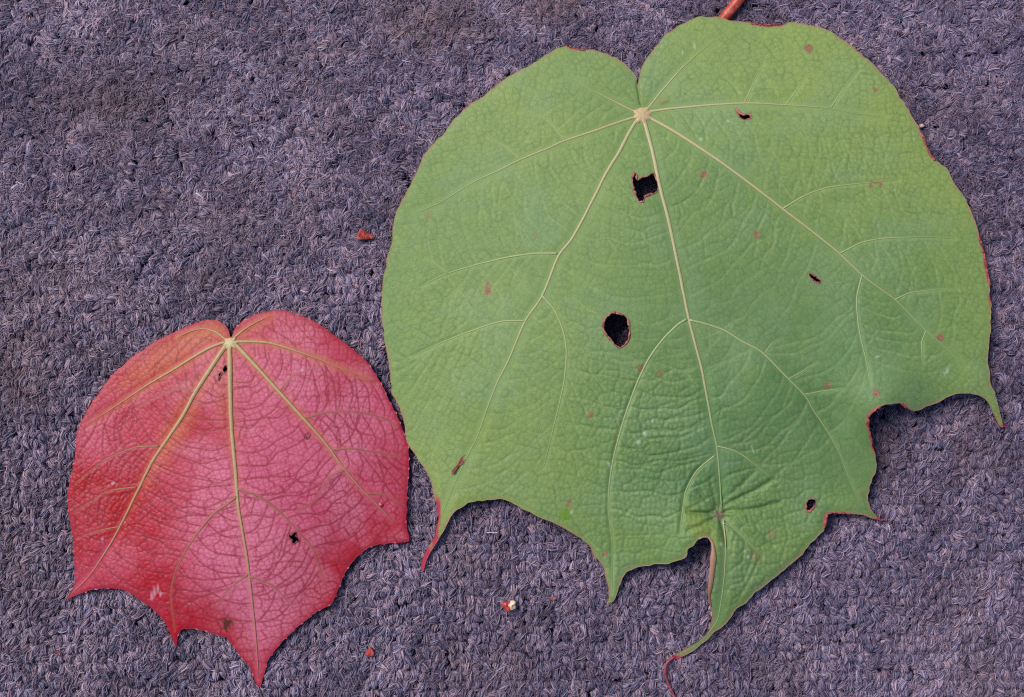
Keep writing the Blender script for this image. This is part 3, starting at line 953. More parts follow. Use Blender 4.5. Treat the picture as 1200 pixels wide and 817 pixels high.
    olive = np.maximum(olive, 0.6 * blob(g, 664, 603, 6, 8, 0, 0.4, 7, 0.9))
    olive = np.maximum(olive, 0.35 * np.exp(-(dm / 6) ** 2) * blob(g, 560, 600, 80, 50, 0, 0.5, 6, 0.2))
    for k, (x, y) in enumerate([(600, 160), (602, 108), (590, 130), (610, 128), (620, 110), (492, 297), (534, 158), (641, 166), (880, 80), (660, 180), (648, 60), (640, 137)]):
        olive = np.maximum(olive, 0.6 * blob(g, x, y, 3.5, 3, 0, 0.4, k + 9, 0.9))
    fleck = np.zeros(F.shape)
    qf = np.random.default_rng(5)
    spots = [(1110, 435, 1.6, 3.5), (1107, 438, 1.2, 2), (670, 600, 1.5, 3), (814, 54, 1.2, 4), (800, 62, 1, 3), (853, 142, 2, 1.4), (756, 509, 2, 4), (748, 518, 3, 3), (765, 493, 1.2, 3), (714, 545, 1.6, 4), (877, 653, 2, 2), (821, 163, 1.8, 1.8), (882, 527, .8, 5), (1028, 418, 3, 1), (845, 638, 2, 2)]
    for _ in range(30):
        spots.append((qf.uniform(470, 1140), qf.uniform(60, 640), qf.uniform(0.4, 0.9), qf.uniform(0.6, 2.8)))
    for k, (x, y, a, b) in enumerate(spots):
        i0, j0 = int((x - g.x0) / g.step), int((y - g.y0) / g.step)
        sl = np.s_[max(0, j0 - 8):j0 + 9, max(0, i0 - 8):i0 + 9]
        ro = qf.uniform(-0.6, 0.6)
        uu, vv = X[sl] - x, Y[sl] - y
        dd = np.hypot((uu * math.cos(ro) + vv * math.sin(ro)) / a, (vv * math.cos(ro) - uu * math.sin(ro)) / b)
        fleck[sl] = np.maximum(fleck[sl], (0.28 if k < 15 else qf.uniform(0.05, 0.25)) * smooth(1.5 - dd))
    attrs = dict(tone=tone, fine=np.clip((0.75 * l3 + 0.55 * l2) * (0.35 + 0.9 * vnoise(X / 11, Y / 11, 68)), 0, 1) * near, ladder=np.clip(l1 * near + 0.3 * np.exp(-(sv / 2.5) ** 2), 0, 1), bloom=bloom, margin=np.clip(margin, 0, 1), blush=np.clip(blush, 0, 1), scar=np.clip(scar, 0, 1),
                 olive=np.clip(olive, 0, 1), fleck=fleck, corky=corky, fresh=0.8 * blob(g, 663, 604, 4.5, 7, 0.2, .35, 55, 1.1))
    GREEN_TOP.append((g, Z))
    root = empty('broad_leaf', P(752, 408, 0.0))
    tag(root, 'large green lobed leaf with chewed holes and pale veins lying on the carpet', 'leaf')
    blade_part(root, g, F, Z, attrs, green_material(), 0.0004)
    vm = vein_material('pale_vein', lin(162, 152, 110), lin(112, 138, 80), lin(156, 146, 102))
    sm = vein_material('thin_pale_vein', lin(142, 152, 98), lin(106, 132, 76), lin(134, 144, 90))
    for nm, p, r0, r1, f0 in G_MAIN:
        vein_part(nm, root, g, Zs, p, r0, r1, vm, f0)
    for p, r0, r1 in G_SIDE:
        vein_part('side_vein', root, g, Zs, p, r0 * 0.88, r1 * 0.85, sm, 0.45, 0.25)
    junction_part(root, g, Zs, *G_HUB, 12.0, [(p[2][0], p[2][1], 4.2 if r0 > 1.8 else 3.0) for _, p, r0, *_ in G_MAIN if abs(p[0][0] - 752) < 30], vein_material('vein_knob', lin(174, 154, 110), lin(174, 154, 110), lin(162, 132, 94)), 0.0009)
    rimm = Mat('dried_rim')
    rimm.put(rimm.b.inputs['Base Color'], rimm.mix(rimm.attr('fade'), lin(96, 34, 38), lin(172, 104, 90)))
    rimm.b.inputs['Roughness'].default_value = 0.6
    redm = Mat('dried_red_rim')
    redm.put(redm.b.inputs['Base Color'], redm.mix(redm.attr('fade'), lin(104, 22, 28), lin(166, 82, 72)))
    redm.b.inputs['Roughness'].default_value = 0.6
    for k, h in enumerate(G_HOLES):
        rim_part('hole_rim', root, g, Z, h, (1.0, 1.0, .9, .7, .9)[k], rimm.mat, True, seed=20 + k, jag=0.35)
    bites = [[(664, 53.5), (669, 56), (676.6, 57.8), (685, 58.6), (688, 57)], [(878, 25.5), (882, 27.5), (892, 29), (900.7, 29.3), (912, 29.5), (918, 27.5)], [(1077.5, 152), (1083, 163.5), (1086, 175), (1090, 182), (1093.5, 186), (1097, 189)],
             [(1147, 276), (1153, 296), (1155.8, 312.7), (1158, 324), (1160.3, 336)], [(1032, 476), (1024, 482), (1018.5, 487), (1017.2, 498), (1019.4, 508), (1022.5, 522)], [(1056, 473.2), (1060, 476.5), (1064, 479.6)],
             [(966, 621), (967.5, 612), (969.5, 603.5), (975, 600.7), (992, 602.5)]]
    for k, b in enumerate(bites):
        rim_part('chewed_rim', root, g, Z, b, 1.1, redm.mat, False, seed=40 + k, jag=0.45)
    # edge rolled upwards beside the lower bite
    tan = Mat('rolled_edge')
    tan.put(tan.b.inputs['Base Color'], tan.mix(tan.attr('fade'), lin(150, 112, 86), lin(126, 74, 58)))
    tan.b.inputs['Roughness'].default_value = 0.6
    C = catmull([(819, 632), (824, 629.5), (830, 630), (834.5, 636), (836, 646), (835.5, 658), (834, 672), (832.8, 684), (831, 698), (833.5, 711)], 2.0)
    u_ = np.linspace(0, 1, len(C))
    R = np.interp(u_, [0, .1, .25, .4, .55, .75, .88, 1], [.6, .9, 2.0, 3.5, 3.0, 2.6, 1.6, .7]) * (0.85 + 0.3 * fbm(u_ * 9, u_ * 0, 3))
    zz = g.sample(Z, C[:, 0], C[:, 1]) + R * S * 0.4
    W = np.array([P(x, y, z) for (x, y), z in zip(C, zz)]) - np.array(root.location)
    V, T = tube_geo(W, R * S, 8, 0.55)
    f = np.concatenate([np.repeat(smooth((u_ - 0.5) / 0.5), 8), [0, 1]])
    mesh_from('curled_edge', V, T, {'fade': f}, tan.mat, root)
    # thread-like drip tip
    rt = Mat('red_tip')
    rt.put(rt.b.inputs['Base Color'], rt.mix(rt.rng(rt.noise(900), .4, .6), lin(120, 36, 52), lin(140, 58, 62)))
    rt.b.inputs['Roughness'].default_value = 0.5
    C = catmull([(791, 769.5), (786, 772.5), (781.5, 777), (779.4, 784.4), (780, 792), (782.5, 799), (787, 809), (791, 818), (793, 826)], 2)
    W = np.array([P(x, y, 0.0009 + 0.0004 * math.sin(k * 0.3)) for k, (x, y) in enumerate(C)]) - np.array(root.location)
    V, T = tube_geo(W, np.linspace(1.7, 0.9, len(C)) * S, 8)
    mesh_from('drip_tip', V, T, mat=rt.mat, parent=root)
    for pts in ([(1028, 608.5), (1033, 609.8), (1038, 608), (1041, 605)], [(1173, 500), (1177, 499.5), (1182, 500.5)]):
        C = catmull(pts, 1.5)
        W = np.array([P(x, y, 0.0012) for x, y in C]) - np.array(root.location)
        V, T = tube_geo(W, np.linspace(1.2, 0.4, len(C)) * S, 6)
        mesh_from('drip_tip', V, T, mat=rt.mat, parent=root)
    # stalk: runs under the blade from the knob and out past the upper edge
    pm = Mat('red_stalk')
    c = pm.mix(pm.rng(pm.noise(260, 4), .35, .65), lin(150, 40, 34), lin(176, 72, 52))
    c = pm.mix(pm.math('MULTIPLY', pm.rng(pm.noise(900, 4), .55, .75), .5), c, lin(190, 150, 100))
    pm.put(pm.b.inputs['Base Color'], c)
    pm.b.inputs['Roughness'].default_value = 0.42
    pm.bump(pm.noise(1200), 0.0002, 0.5)
    C = catmull([(753, 134), (768, 112), (800, 78), (828, 45), (846, 24), (857, 11), (868, -3), (884, -26), (905, -60)], 4)
    n = len(C)
    z0 = g.sample(Zb, C[:, 0], C[:, 1]) * 0.001
    z = np.minimum(z0 - 0.0027, 0.0030)
    z[0] = z0[0] - 0.0008
    z[C[:, 1] < 24] = np.interp(C[C[:, 1] < 24, 1], [-60, 24], [0.0022, z[C[:, 1] >= 24][-1]])
    W = np.array([P(x, y, zz) for (x, y), zz in zip(C, z)]) - np.array(root.location)
    V, T = tube_geo(W, np.linspace(5.2, 7.0, n) * S, 12)
    mesh_from('stalk', V, T, mat=pm.mat, parent=root)
    return root


def arc_near(g, out):
    """Arc length of the nearest outline vertex, on the lattice (for noise that follows the margin)."""
    arc = np.cumsum(np.linalg.norm(out - np.roll(out, 1, 0), axis=1))
    return g.dist(out, 8, True, w=arc)[1]


# ------------------------------------------------------------------ the red leaf
RED = [(269.9, 395), (266.9, 385.2), (257, 376.7), (247.2, 374.8), (234.5, 376.7), (217.7, 383.2), (195.1, 393.6), (181, 400.7), (167, 410.5), (155.7, 417.6), (144.5, 427.4), (134.6, 435.9), (127.6, 444.3),
       (116.3, 459.8), (106.5, 473.9), (99.4, 486.5), (93.2, 499.2), (89.6, 510.5), (88.7, 530.2), (85.9, 544.3), (82.5, 561.2), (79.3, 577), (79.7, 595.3), (82.2, 612.2), (85.7, 630.5), (86.7, 646),
       (87.5, 665.7), (87.3, 682.6), (83.9, 692.5), (77.5, 702.3), (91, 696.7), (106.5, 691.6), (124.7, 689.6), (143, 690.5), (155.7, 696.7), (169.8, 706.5), (181, 715), (190.9, 726.2), (198, 738.9),
       (203.6, 753), (206.4, 757.8), (208, 747.4), (212, 738.9), (217.7, 736.7), (228.9, 736.7), (243, 740.3), (257, 744.5), (265.5, 747), (269.8, 752.5), (279.6, 765.8), (291, 779.9), (296.6, 793), (300.3, 802),
       (303.6, 805.2), (306.5, 801.5), (307.8, 794), (310.7, 785.5), (313.8, 774.3), (321.9, 763), (336, 746.1), (355.7, 729.2), (372.6, 715.6), (388.1, 708.1), (392.8, 698.2), (398, 687), (402.2, 675.7),
       (409.2, 663.1), (420.5, 650.4), (434.6, 640.5), (448.6, 637.7), (465, 636), (478.4, 634.9), (479.6, 630.7), (477, 619.4), (476.2, 605.3), (476.4, 591.3), (477, 577), (479, 552.7), (479, 533),
       (476.5, 517), (471.5, 503), (467, 491.5), (461, 479), (455.5, 468), (450, 456), (444.5, 446.2), (437.4, 434.5), (428.9, 423.2), (414.8, 410.5), (400.8, 399.3), (386.7, 389.4), (372.6, 379.6),
       (358.5, 372.5), (344.5, 367.5), (333.2, 364.6), (320.5, 364.1), (307.9, 366), (296.6, 369.1), (285.3, 375.3), (278.3, 381), (274.1, 386.6), (271.6, 394)]
R_HOLES = [[(263.2, 428.5), (266.2, 429.5), (266.5, 433.5), (264.2, 436.8), (261.6, 435.2), (261.8, 432)], [(256, 438.5), (259.4, 436.5), (259, 439.5), (256.5, 441.3)], [(255.8, 443), (258.8, 442), (257.8, 444.6), (256, 446.6)],
           [(338.2, 625.6), (341, 627.6), (344, 624.6), (347, 624), (346.6, 628.6), (348.6, 630), (350.8, 634.6), (347.6, 634.4), (345.4, 637.6), (342.4, 636), (342.6, 632.4), (339.4, 630.4)],
           [(357.5, 511.5), (360.2, 512.8), (363.8, 509.5), (362, 513.2), (359.5, 514.6)]]
R_HUB = (269.6, 402.0)
R_MAIN = [
    ('midrib', [(269.4, 404), (268.9, 408), (269.3, 430), (269.7, 462.6), (271.7, 507.7), (275.4, 547), (279, 592), (284.5, 625), (290, 658), (294.5, 695), (298, 729), (300.8, 760), (303, 790)], 3.4, 1.0, .6),
    ('main_vein', [(268.3, 402.5), (262, 409), (246, 433), (228.9, 459.8), (212, 490.8), (195, 516), (178.2, 541.4), (162.8, 572.4), (144.5, 609.4), (127.6, 640.4), (105, 674), (84, 696)], 3.3, 1.0, .45),
    ('main_vein', [(271, 402), (277, 405), (302.2, 431.6), (327.6, 459.8), (358.5, 493.6), (381, 519), (403.6, 550), (429, 579), (445.8, 595.5), (462, 614)], 2.9, 0.9, .55),
    ('main_vein', [(268, 401.5), (261, 402), (245, 408), (226, 419), (200.8, 434.5), (172.6, 451.4), (147.3, 468.2), (122, 485), (104, 496)], 2.1, .7, .4),
    ('main_vein', [(271.5, 401.5), (279, 400.5), (300, 400.6), (316.3, 402), (344.5, 410.5), (372.6, 420.4), (395, 430), (417.7, 438.7), (437, 447)], 2.0, .7, .3),
    ('main_vein', [(268.5, 401), (263, 397), (254.3, 390), (240.2, 385.6), (226, 387.5), (208, 396)], 1.6, .6, .35),
    ('main_vein', [(270.5, 400.5), (274.5, 396), (288, 385), (302, 377), (316, 371)], 1.6, .6, .3),
]
R_SIDE = [
    ([(186.7, 523), (158.5, 524.5), (130.4, 535.8), (110.7, 548.5), (88, 566.8)], 1.5, .7), ([(160, 571), (127.6, 575.6), (102, 591), (85, 601)], 1.3, .6), ([(141.6, 617), (116.3, 622), (90, 630.5)], 1.2, .6),
    ([(359, 490), (381, 483.7), (406.4, 482.3), (429, 485), (451.4, 490.8), (466, 500)], 1.1, .6), ([(388, 528), (412, 526), (440, 530), (468, 535)], 1.0, .6),
    ([(277.5, 582), (266, 591), (251.4, 601), (234.5, 620.7), (217.7, 646), (206.4, 668.5), (200.8, 690), (200.8, 708), (205, 738)], 1.6, .7),
    ([(278, 573), (299.4, 580), (316.3, 589.9), (336, 608), (352.9, 626.5), (367, 643), (375.4, 667), (379.7, 681)], 1.5, .7), ([(291, 673), (268.4, 690), (254, 713)], 1.1, .5),
    ([(293, 676), (308, 681), (322, 688), (341.6, 709.5)], 1.1, .5), ([(327, 459), (345, 440), (375, 430)], .8, .4), ([(429, 579), (452, 580), (470, 590)], .8, .4),
    ([(228, 461), (212, 455), (190, 462), (160, 478)], .8, .4), ([(404, 551), (385, 560), (370, 585), (350, 600)], .8, .4),
]
R_Z = [(269, 402, 4), (247, 375, 1.8), (180, 401, 2), (116, 460, 1.6), (88, 530, 1.5), (80, 590, 1.8), (87, 660, 1.8), (79, 701, .8), (125, 690, 2.4), (181, 715, 2.4), (206, 756, .9), (243, 740, 2.6), (270, 752, 2.2),
       (303, 803, .8), (355, 729, 2.2), (390, 705, 2.4), (420, 650, 2.2), (478, 634, 1.4), (478, 550, 2.6), (455, 465, 2.6), (430, 423, 2.6), (358, 372, 2.4), (310, 366, 2.2), (270, 393, 3.2), (230, 460, 6.0),
       (160, 560, 3.8), (130, 560, 3.0), (200, 600, 6), (276, 520, 8), (285, 640, 8), (350, 500, 7.5), (390, 560, 7), (330, 600, 8), (330, 680, 6), (240, 680, 6), (400, 450, 5), (320, 420, 5.5), (180, 470, 4), (130, 630, 3)]


def red_material():
    m = Mat('red_leaf_underside')
    crim, orange = m.attr('crimson'), m.attr('orange')
    c = m.mix(crim, lin(184, 90, 114), lin(156, 4, 18))  # pinker middle: leaf pigment, with some sky sheen put into the colour
    c = m.mix(m.math('MULTIPLY', m.rng(m.noise(60, 4), .35, .65), .2), c, lin(160, 36, 60))
    c = m.mix(m.math('MULTIPLY', m.attr('pale'), .4), c, lin(192, 116, 136))  # whitish pink patches paint the sheen of the sky, weaker on the left
    c = m.mix(orange, c, lin(168, 88, 40))
    line = m.mix(crim, lin(138, 30, 48), lin(122, 14, 22))
    line = m.mix(m.math('MULTIPLY', orange, .7), line, lin(146, 62, 34))
    c = m.mix(m.attr('net'), c, line)
    c = m.mix(m.math('MULTIPLY', m.attr('ladder'), .9), c, lin(126, 34, 42))
    c = m.mix(m.attr('veinside'), c, lin(136, 74, 54))
    c = m.mix(m.attr('margin'), c, lin(142, 18, 36))
    c = m.mix(m.math('MULTIPLY', m.math('MULTIPLY', m.rng(m.noise(2400, 3, .7), .4, .75), .16), m.math('SUBTRACT', 1.0, crim, True)), c, lin(190, 112, 130))
    c = m.mix(m.attr('scar'), c, lin(70, 36, 22))
    c = m.mix(m.attr('fleck'), c, lin(206, 176, 190))
    m.put(m.b.inputs['Base Color'], c)
    m.b.inputs['Roughness'].default_value = 0.45
    m.b.inputs['Specular IOR Level'].default_value = 0.25
    m.bump(m.noise(2600, 3, .6), 0.00010, 0.6)
    return m.mat


def build_red():
    g = Grid(72, 358, 486, 812, 0.75)
    out = catmull(RED, 1.5, True)
    nrm = np.roll(out, -1, 0) - np.roll(out, 1, 0)
    nrm = np.stack([nrm[:, 1], -nrm[:, 0]], 1) / (np.linalg.norm(nrm, axis=1)[:, None] + 1e-9)
    arc = np.cumsum(np.linalg.norm(out - np.roll(out, 1, 0), axis=1))
    tipd = np.min([np.hypot(out[:, 0] - x, out[:, 1] - y) for x, y in ((78, 702), (206, 757), (303, 804), (479, 633), (270, 395))], axis=0)
    ph = arc / 13.0 + 0.6 * vnoise(arc / 40, arc * 0, 2)
    tooth = 2.1 * np.maximum(0, 1 - np.abs((ph % 1) - 0.5) / 0.14) * (0.4 + 0.9 * hash2(np.floor(ph), np.floor(ph) * 0, 5)) + 0.9 * (vnoise(arc / 5, arc * 0, 3) - 0.5)
    sgn = 1.0 if ((out[:, 0] * np.roll(out[:, 1], -1) - np.roll(out[:, 0], -1) * out[:, 1]).sum() > 0) else -1.0
    out = out + sgn * nrm * (tooth * smooth((tipd - 5) / 20))[:, None]
    fr = ph % 1
    tips = out[(fr < 0.5) & (np.roll(fr, -1) >= 0.5) & (tipd > 10)]
    F = g.sdf(out, 40.0)
    dm = np.maximum(F, 0)
    hole_d = np.full(F.shape, 40.0)
    for k, h in enumerate(R_HOLES):
        f = g.sdf(catmull(h, 1.0, True), 40.0)
        hole_d = np.minimum(hole_d, np.abs(f))
        F = np.minimum(F, -f)
    X, Y = g.X, g.Y
    Zb = np.maximum(g.coarse(tps(R_Z), 6), 0.5)
    r = np.hypot(X - R_HUB[0], Y - R_HUB[1]) + 1e-6
    th = np.arctan2(Y - R_HUB[1], X - R_HUB[0])
    wx, wy = fbm(X / 36, Y / 36, 141) - 0.5, fbm(X / 36, Y / 36, 147) - 0.5
    M_ = [p for _, p, *_ in R_MAIN]
    S_ = [p for p, *_ in R_SIDE]
    edge_l = [(110, 472), (92, 520), (84, 580), (87, 640), (88, 680)]
    edge_r = [(445, 450), (470, 500), (477, 560), (474, 620)]
    rungs = ladder_lines([(M_[1], M_[0], .04, .75, .04, .6), (M_[2], M_[0], .04, .75, .04, .55), (M_[3], M_[1], .06, 1, .06, .6), (M_[4], M_[2], .06, 1, .06, .7), (M_[5], M_[3], .1, 1, .1, .6), (M_[6], M_[4], .1, 1, .1, .6),
                          (S_[0], S_[1], .1, 1, .1, 1), (M_[3], S_[0], .6, 1, .2, 1), (S_[1], S_[2], .1, 1, .1, 1), (S_[5], M_[0], .1, .9, .5, .95), (M_[1], S_[5], .5, .95, .15, .95), (S_[6], M_[0], .1, .95, .5, .9), (M_[2], S_[6], .6, 1, .15, .9),
                          (S_[3], S_[4], .1, 1, .1, 1), (M_[4], S_[3], .5, 1, .1, .9), (S_[7], S_[5], .1, .9, .6, .95), (S_[8], S_[6], .1, .9, .5, .95), (S_[8], M_[0], .1, .9, .7, .95), (edge_l, M_[1], .4, 1, .55, .95), (edge_r, S_[4], .5, 1, 1, .2), (S_[4], M_[2], .1, .9, .65, 1)], 13, 13, 24)
    rd = np.full(F.shape, 7.0)
    for ln in rungs:
        rd = np.minimum(rd, g.dist(ln, 7))
    q2, c2 = voronoi_rows(r + 16 * wx, th + 16 * wy / (r + 20), 12.5, 22.0, 109)
    q3, c3 = voronoi_rows(r + 9 * wy, th + 9 * wx / (r + 20), 5.5, 6.6, 113)
    vd = np.full(F.shape, 14.0)
    for _, p, r0, r1, f0 in R_MAIN:
        vd = np.minimum(vd, g.dist(catmull(p, 3), 14))
    sv = np.full(F.shape, 9.0)
    for p, r0, r1 in R_SIDE:
        sv = np.minimum(sv, g.dist(catmull(p, 3), 9))
    near = smooth(vd / 9)
    near = near * smooth(sv / 4)
    l1 = np.exp(-(rd / 0.95) ** 2)
    l2 = np.exp(-(q2 / 0.062) ** 2)
    l3 = np.exp(-(q3 / 0.095) ** 2)
    relief = 0.085 * np.minimum(q3 / 0.24, 1) + 0.07 * np.minimum(q2 / 0.12, 1) + 0.10 * np.minimum(rd / 2.6, 1)
    left = smooth((250 - X + 0.25 * (Y - 500)) / 110)
    Zr = relief * (0.45 + 0.85 * left) * (0.3 + 0.7 * near) * smooth(dm / 6 + 0.2)
    Zr += 0.9 * (fbm(X / 70, Y / 70, 187) - 0.5) * smooth(dm / 30) + 0.15 * (fbm(X / 16, Y / 16, 183) - 0.5)
    Zr -= 0.10 * np.exp(-((vd - 4.5) / 3.2) ** 2)
    # upright ends of the two basal lobes, and the left flank falling away from its main vein
    Zr += 0.7 * np.exp(-(sv / 4) ** 2) * 0.25
    Z = (Zb + Zr) * 0.001
    Zs = (Zb + 0.9 * (fbm(X / 70, Y / 70, 187) - 0.5) * smooth(dm / 30) + 0.12) * 0.001
    crim = g.coarse(tps([(85, 580, 1.0), (115, 605, 1.0), (100, 655, .55), (180, 680, .75), (150, 540, .6), (130, 480, .45), (110, 520, .3), (200, 420, .75), (230, 500, .7), (250, 560, .05), (350, 500, .08), (400, 420, .45), (330, 390, .5),
                         (420, 560, .2), (460, 600, .5), (300, 740, .12), (372, 705, .75), (330, 640, .1), (230, 640, .12), (160, 600, .7), (190, 640, .65), (200, 590, .6), (170, 470, .5), (300, 440, .25), (250, 470, .45), (440, 500, .25), (470, 540, .45),
                         (130, 670, .45), (150, 640, .6), (268, 745, 1.0), (215, 560, .4), (310, 560, .05), (280, 700, .1), (185, 710, .6), (465, 628, .8)]), 6)
    crim = np.clip(crim * 1.3 - 0.05 + 0.45 * (fbm(X / 38, Y / 38, 191) - 0.5) + 0.18 * (c3 - 0.5), 0, 1)
    orange = np.maximum.reduce([0.85 * blob(g, 238, 391, 34, 12, -0.35, .6, 3, .4), 0.55 * blob(g, 195, 420, 70, 16, -.55, .7, 4, .4), 0.45 * blob(g, 228, 465, 50, 12, -1.0, .7, 5, .4), 0.35 * blob(g, 290, 388, 22, 10, -.6, .6, 6, .4), 0.5 * blob(g, 205, 505, 70, 13, -1.05, .7, 8, .4), 0.4 * blob(g, 262, 470, 60, 9, 1.4, .7, 18, .4)])
    orange = np.maximum(orange, 0.7 * np.exp(-(vd / 5.5) ** 2) * smooth((300 - r) / 200))
    pale = np.clip(smooth((fbm(X / 50, Y / 50, 195) - 0.42) / 0.25) * (1 - left * 0.7) + 0.8 * blob(g, 285, 440, 40, 26, 0, .7, 9, .3) * 0.6, 0, 1)
    margin = np.exp(-(dm / 4.0) ** 2) * 0.8
    margin = np.maximum(margin, 0.55 * np.exp(-(dm / 11) ** 2) * smooth(fbm(X / 24, Y / 24, 15) * 2 - 0.5))
    net = np.clip(0.75 * l3 + 0.8 * l2, 0, 1) * (0.35 + 0.65 * near) * (1.0 - 0.30 * left) * (0.7 + 0.45 * vnoise(X / 30, Y / 30, 17))
    scar = np.maximum(0.95 * blob(g, 267.0, 731, 5.5, 8, 0, .5, 5, 1.3) * smooth(vnoise(X / 3, Y / 3, 33) * 3 - 0.5), 0.5 * np.exp(-(hole_d / 1.3) ** 2))
    scar = np.maximum(scar, 0.5 * blob(g, 446, 592, 4, 4, 0, .3, 8, .4) * 0.0)
    fleck = np.zeros(F.shape)
    qf = np.random.default_rng(15)
    for k in range(90):
        spec = [(132.6, 566, 2.6, 2), (181, 694, 1.8, 6), (185, 690, 1.5, 5), (178, 699, 2, 5), (188, 696, 1.5, 4), (354, 434, 2, 2), (120, 632, 2.2, 1.6), (445, 592, 1.6, 1.6), (146, 612, 1.2, 1.2)]
        x, y, a, b = spec[k] if k < len(spec) else (qf.uniform(100, 470), qf.uniform(390, 740), qf.uniform(.5, 1.1), qf.uniform(.5, 1.4))
        i0, j0 = int((x - g.x0) / g.step), int((y - g.y0) / g.step)
        sl = np.s_[max(0, j0 - 9):j0 + 10, max(0, i0 - 9):i0 + 10]
        fleck[sl] = np.maximum(fleck[sl], (.35 if k < len(spec) else qf.uniform(.05, .3)) * smooth(1.4 - np.hypot((X[sl] - x) / a, (Y[sl] - y) / b)))
    for x, y in tips:
        i0, j0 = int((x - g.x0) / g.step), int((y - g.y0) / g.step)
        sl = np.s_[max(0, j0 - 5):j0 + 6, max(0, i0 - 5):i0 + 6]
        fleck[sl] = np.maximum(fleck[sl], max(0, qf.uniform(-.35, .45)) * smooth(1.4 - np.hypot(X[sl] - x, Y[sl] - y) / 1.5))
    attrs = dict(crimson=crim, orange=np.clip(orange, 0, 1), pale=pale, margin=np.clip(margin, 0, 1), net=np.clip(net, 0, 1) * 0.82, ladder=np.clip(l1 * (0.4 + 0.6 * near), 0, 1) * 0.95,
                 veinside=np.clip(0.6 * np.exp(-(sv / 1.6) ** 2), 0, 1), scar=np.clip(scar, 0, 1), fleck=fleck)
    root = empty('lobed_leaf', P(270, 590, 0.0))
    tag(root, 'small red and pink lobed leaf with netted veins left of the green leaf', 'leaf')
    blade_part(root, g, F, Z, attrs, red_material(), 0.0004)
    vm = vein_material('olive_vein', lin(162, 140, 96), lin(152, 84, 72), lin(154, 124, 82))
    sm = vein_material('thin_olive_vein', lin(140, 90, 60), lin(138, 60, 58), lin(132, 78, 58))
    for nm, p, r0, r1, f0 in R_MAIN:
        vein_part(nm, root, g, Zs, p, r0 * 0.88, r1 * 0.7, vm, f0 * 0.75, 0.1)
    for p, r0, r1 in R_SIDE:
        vein_part('side_vein', root, g, Zs, p, r0 * 0.85, r1 * 0.8, sm, 0.3, 0.25)
    junction_part(root, g, Zs, *R_HUB, 8.0, [(p[2][0], p[2][1], 4.2 if r0 > 2.5 else 3.0) for _, p, r0, *_ in R_MAIN], vein_material('pale_knob', lin(180, 162, 118), lin(180, 162, 118), lin(168, 146, 102)), 0.0007)
    rimm = Mat('dark_red_rim')
    rimm.put(rimm.b.inputs['Base Color'], rimm.mix(rimm.attr('fade'), lin(70, 14, 22), lin(150, 60, 64)))
    for k, h in enumerate(R_HOLES):
        rim_part('hole_rim', root, g, Z, h, 0.55, rimm.mat, True, seed=80 + k, jag=0.2)
    wd = Mat('red_droplet_gall')
    wd.b.inputs['Base Color'].default_value = lin(140, 26, 32)
    wd.b.inputs['Roughness'].default_value = 0.2
    V, T = pebble(446.5, 592, 2.6, 2.6, 0.0006, float(g.sample(Z, 446.5, 592)) + 0.0002, 3)
    mesh_from('gall', V - np.array(root.location), T, mat=wd.mat, parent=root)
    return root


def pebble(px, py, rx, ry, h, z, seed, rot=0.0, lump=0.25, nr=7, na_=14):
    """Small closed irregular lump at a photo pixel: radii in px, height in metres."""
    q = np.random.default_rng(seed)
    V, T = [], []
    ph = q.uniform(0, 6, 4)
    for i in range(nr + 1):
        t = math.pi * i / nr
        for k in range(na_):
            a = 2 * math.pi * k / na_
            l = 1 + lump * (0.5 * math.sin(2 * a + ph[0]) + 0.4 * math.sin(3 * a + ph[1] + t) + 0.3 * math.sin(5 * a + ph[2]))
            u, v = rx * l * math.sin(t) * math.cos(a), ry * l * math.sin(t) * math.sin(a)
            x, y = px + u * math.cos(rot) - v * math.sin(rot), py + u * math.sin(rot) + v * math.cos(rot)
            V.append(P(x, y, z + h * 0.5 * math.cos(t) * (1 + 0.3 * math.sin(a * 2 + ph[3]))))
    for i in range(nr):
        for k in range(na_):
            a, b = i * na_ + k, i * na_ + (k + 1) % na_
            T += [(a, a + na_, b + na_), (a, b + na_, b)]
    return np.array(V), np.array(T)


build_green()
build_red()


# ------------------------------------------------------------------ crumbs lying about
def scrap(name, label, poly, h, z, top, base, seed, curl=0.0006, cat='leaf scrap'):
    """Crumb of dry leaf: a thick curled chip with the outline poly (px)."""
    q = np.random.default_rng(seed)
    C = catmull(poly, 1.2, True)
    c0 = C.mean(0)
    rings = [0.0, 0.35, 0.7, 0.93, 1.0]
    n = len(C)
    V = []
    for s_, dz in ((1, h * 0.5), (-1, -h * 0.5)):
        for f in rings[1:]:
            for p in C:
                x, y = c0 + (p - c0) * f
                zz = z + dz * (1 - 0.6 * (f == 1.0)) + curl * f * f * math.sin((p[0] - c0[0]) * 0.35 + seed) + 0.0002 * q.normal() * (f < 1)
                V.append(P(x, y, zz))
        V.append(P(*c0, z + dz))
    m_ = len(rings) - 1
    T = []
    for s_ in (0, 1):
        o = s_ * (n * m_ + 1)
        ce = o + n * m_
        for k in range(n):
            k2 = (k + 1) % n
            t = [(ce, o + k, o + k2)]
            for i in range(m_ - 1):
                a, b = o + i * n + k, o + i * n + k2
                t += [(a, a + n, b + n), (a, b + n, b)]
            T += [w[::-1] for w in t] if s_ == 0 else t
    o2 = n * m_ + 1
    for k in range(n):
        k2 = (k + 1) % n
        a, b = (m_ - 1) * n + k, (m_ - 1) * n + k2
        T += [(a, b, b + o2), (a, b + o2, a + o2)]
    V = np.array(V)
    org = V.mean(0)
    org[2] = z - h
    m = Mat(name + '_skin')
    m.put(m.b.inputs['Base Color'], m.mix(m.rng(m.noise(700, 4), .4, .6), top, base))
    m.b.inputs['Roughness'].default_value = 0.6
    o = mesh_from(name, V - org, np.array(T), mat=m.mat)
    o.location = org
    tag(o, label, cat)
    return o


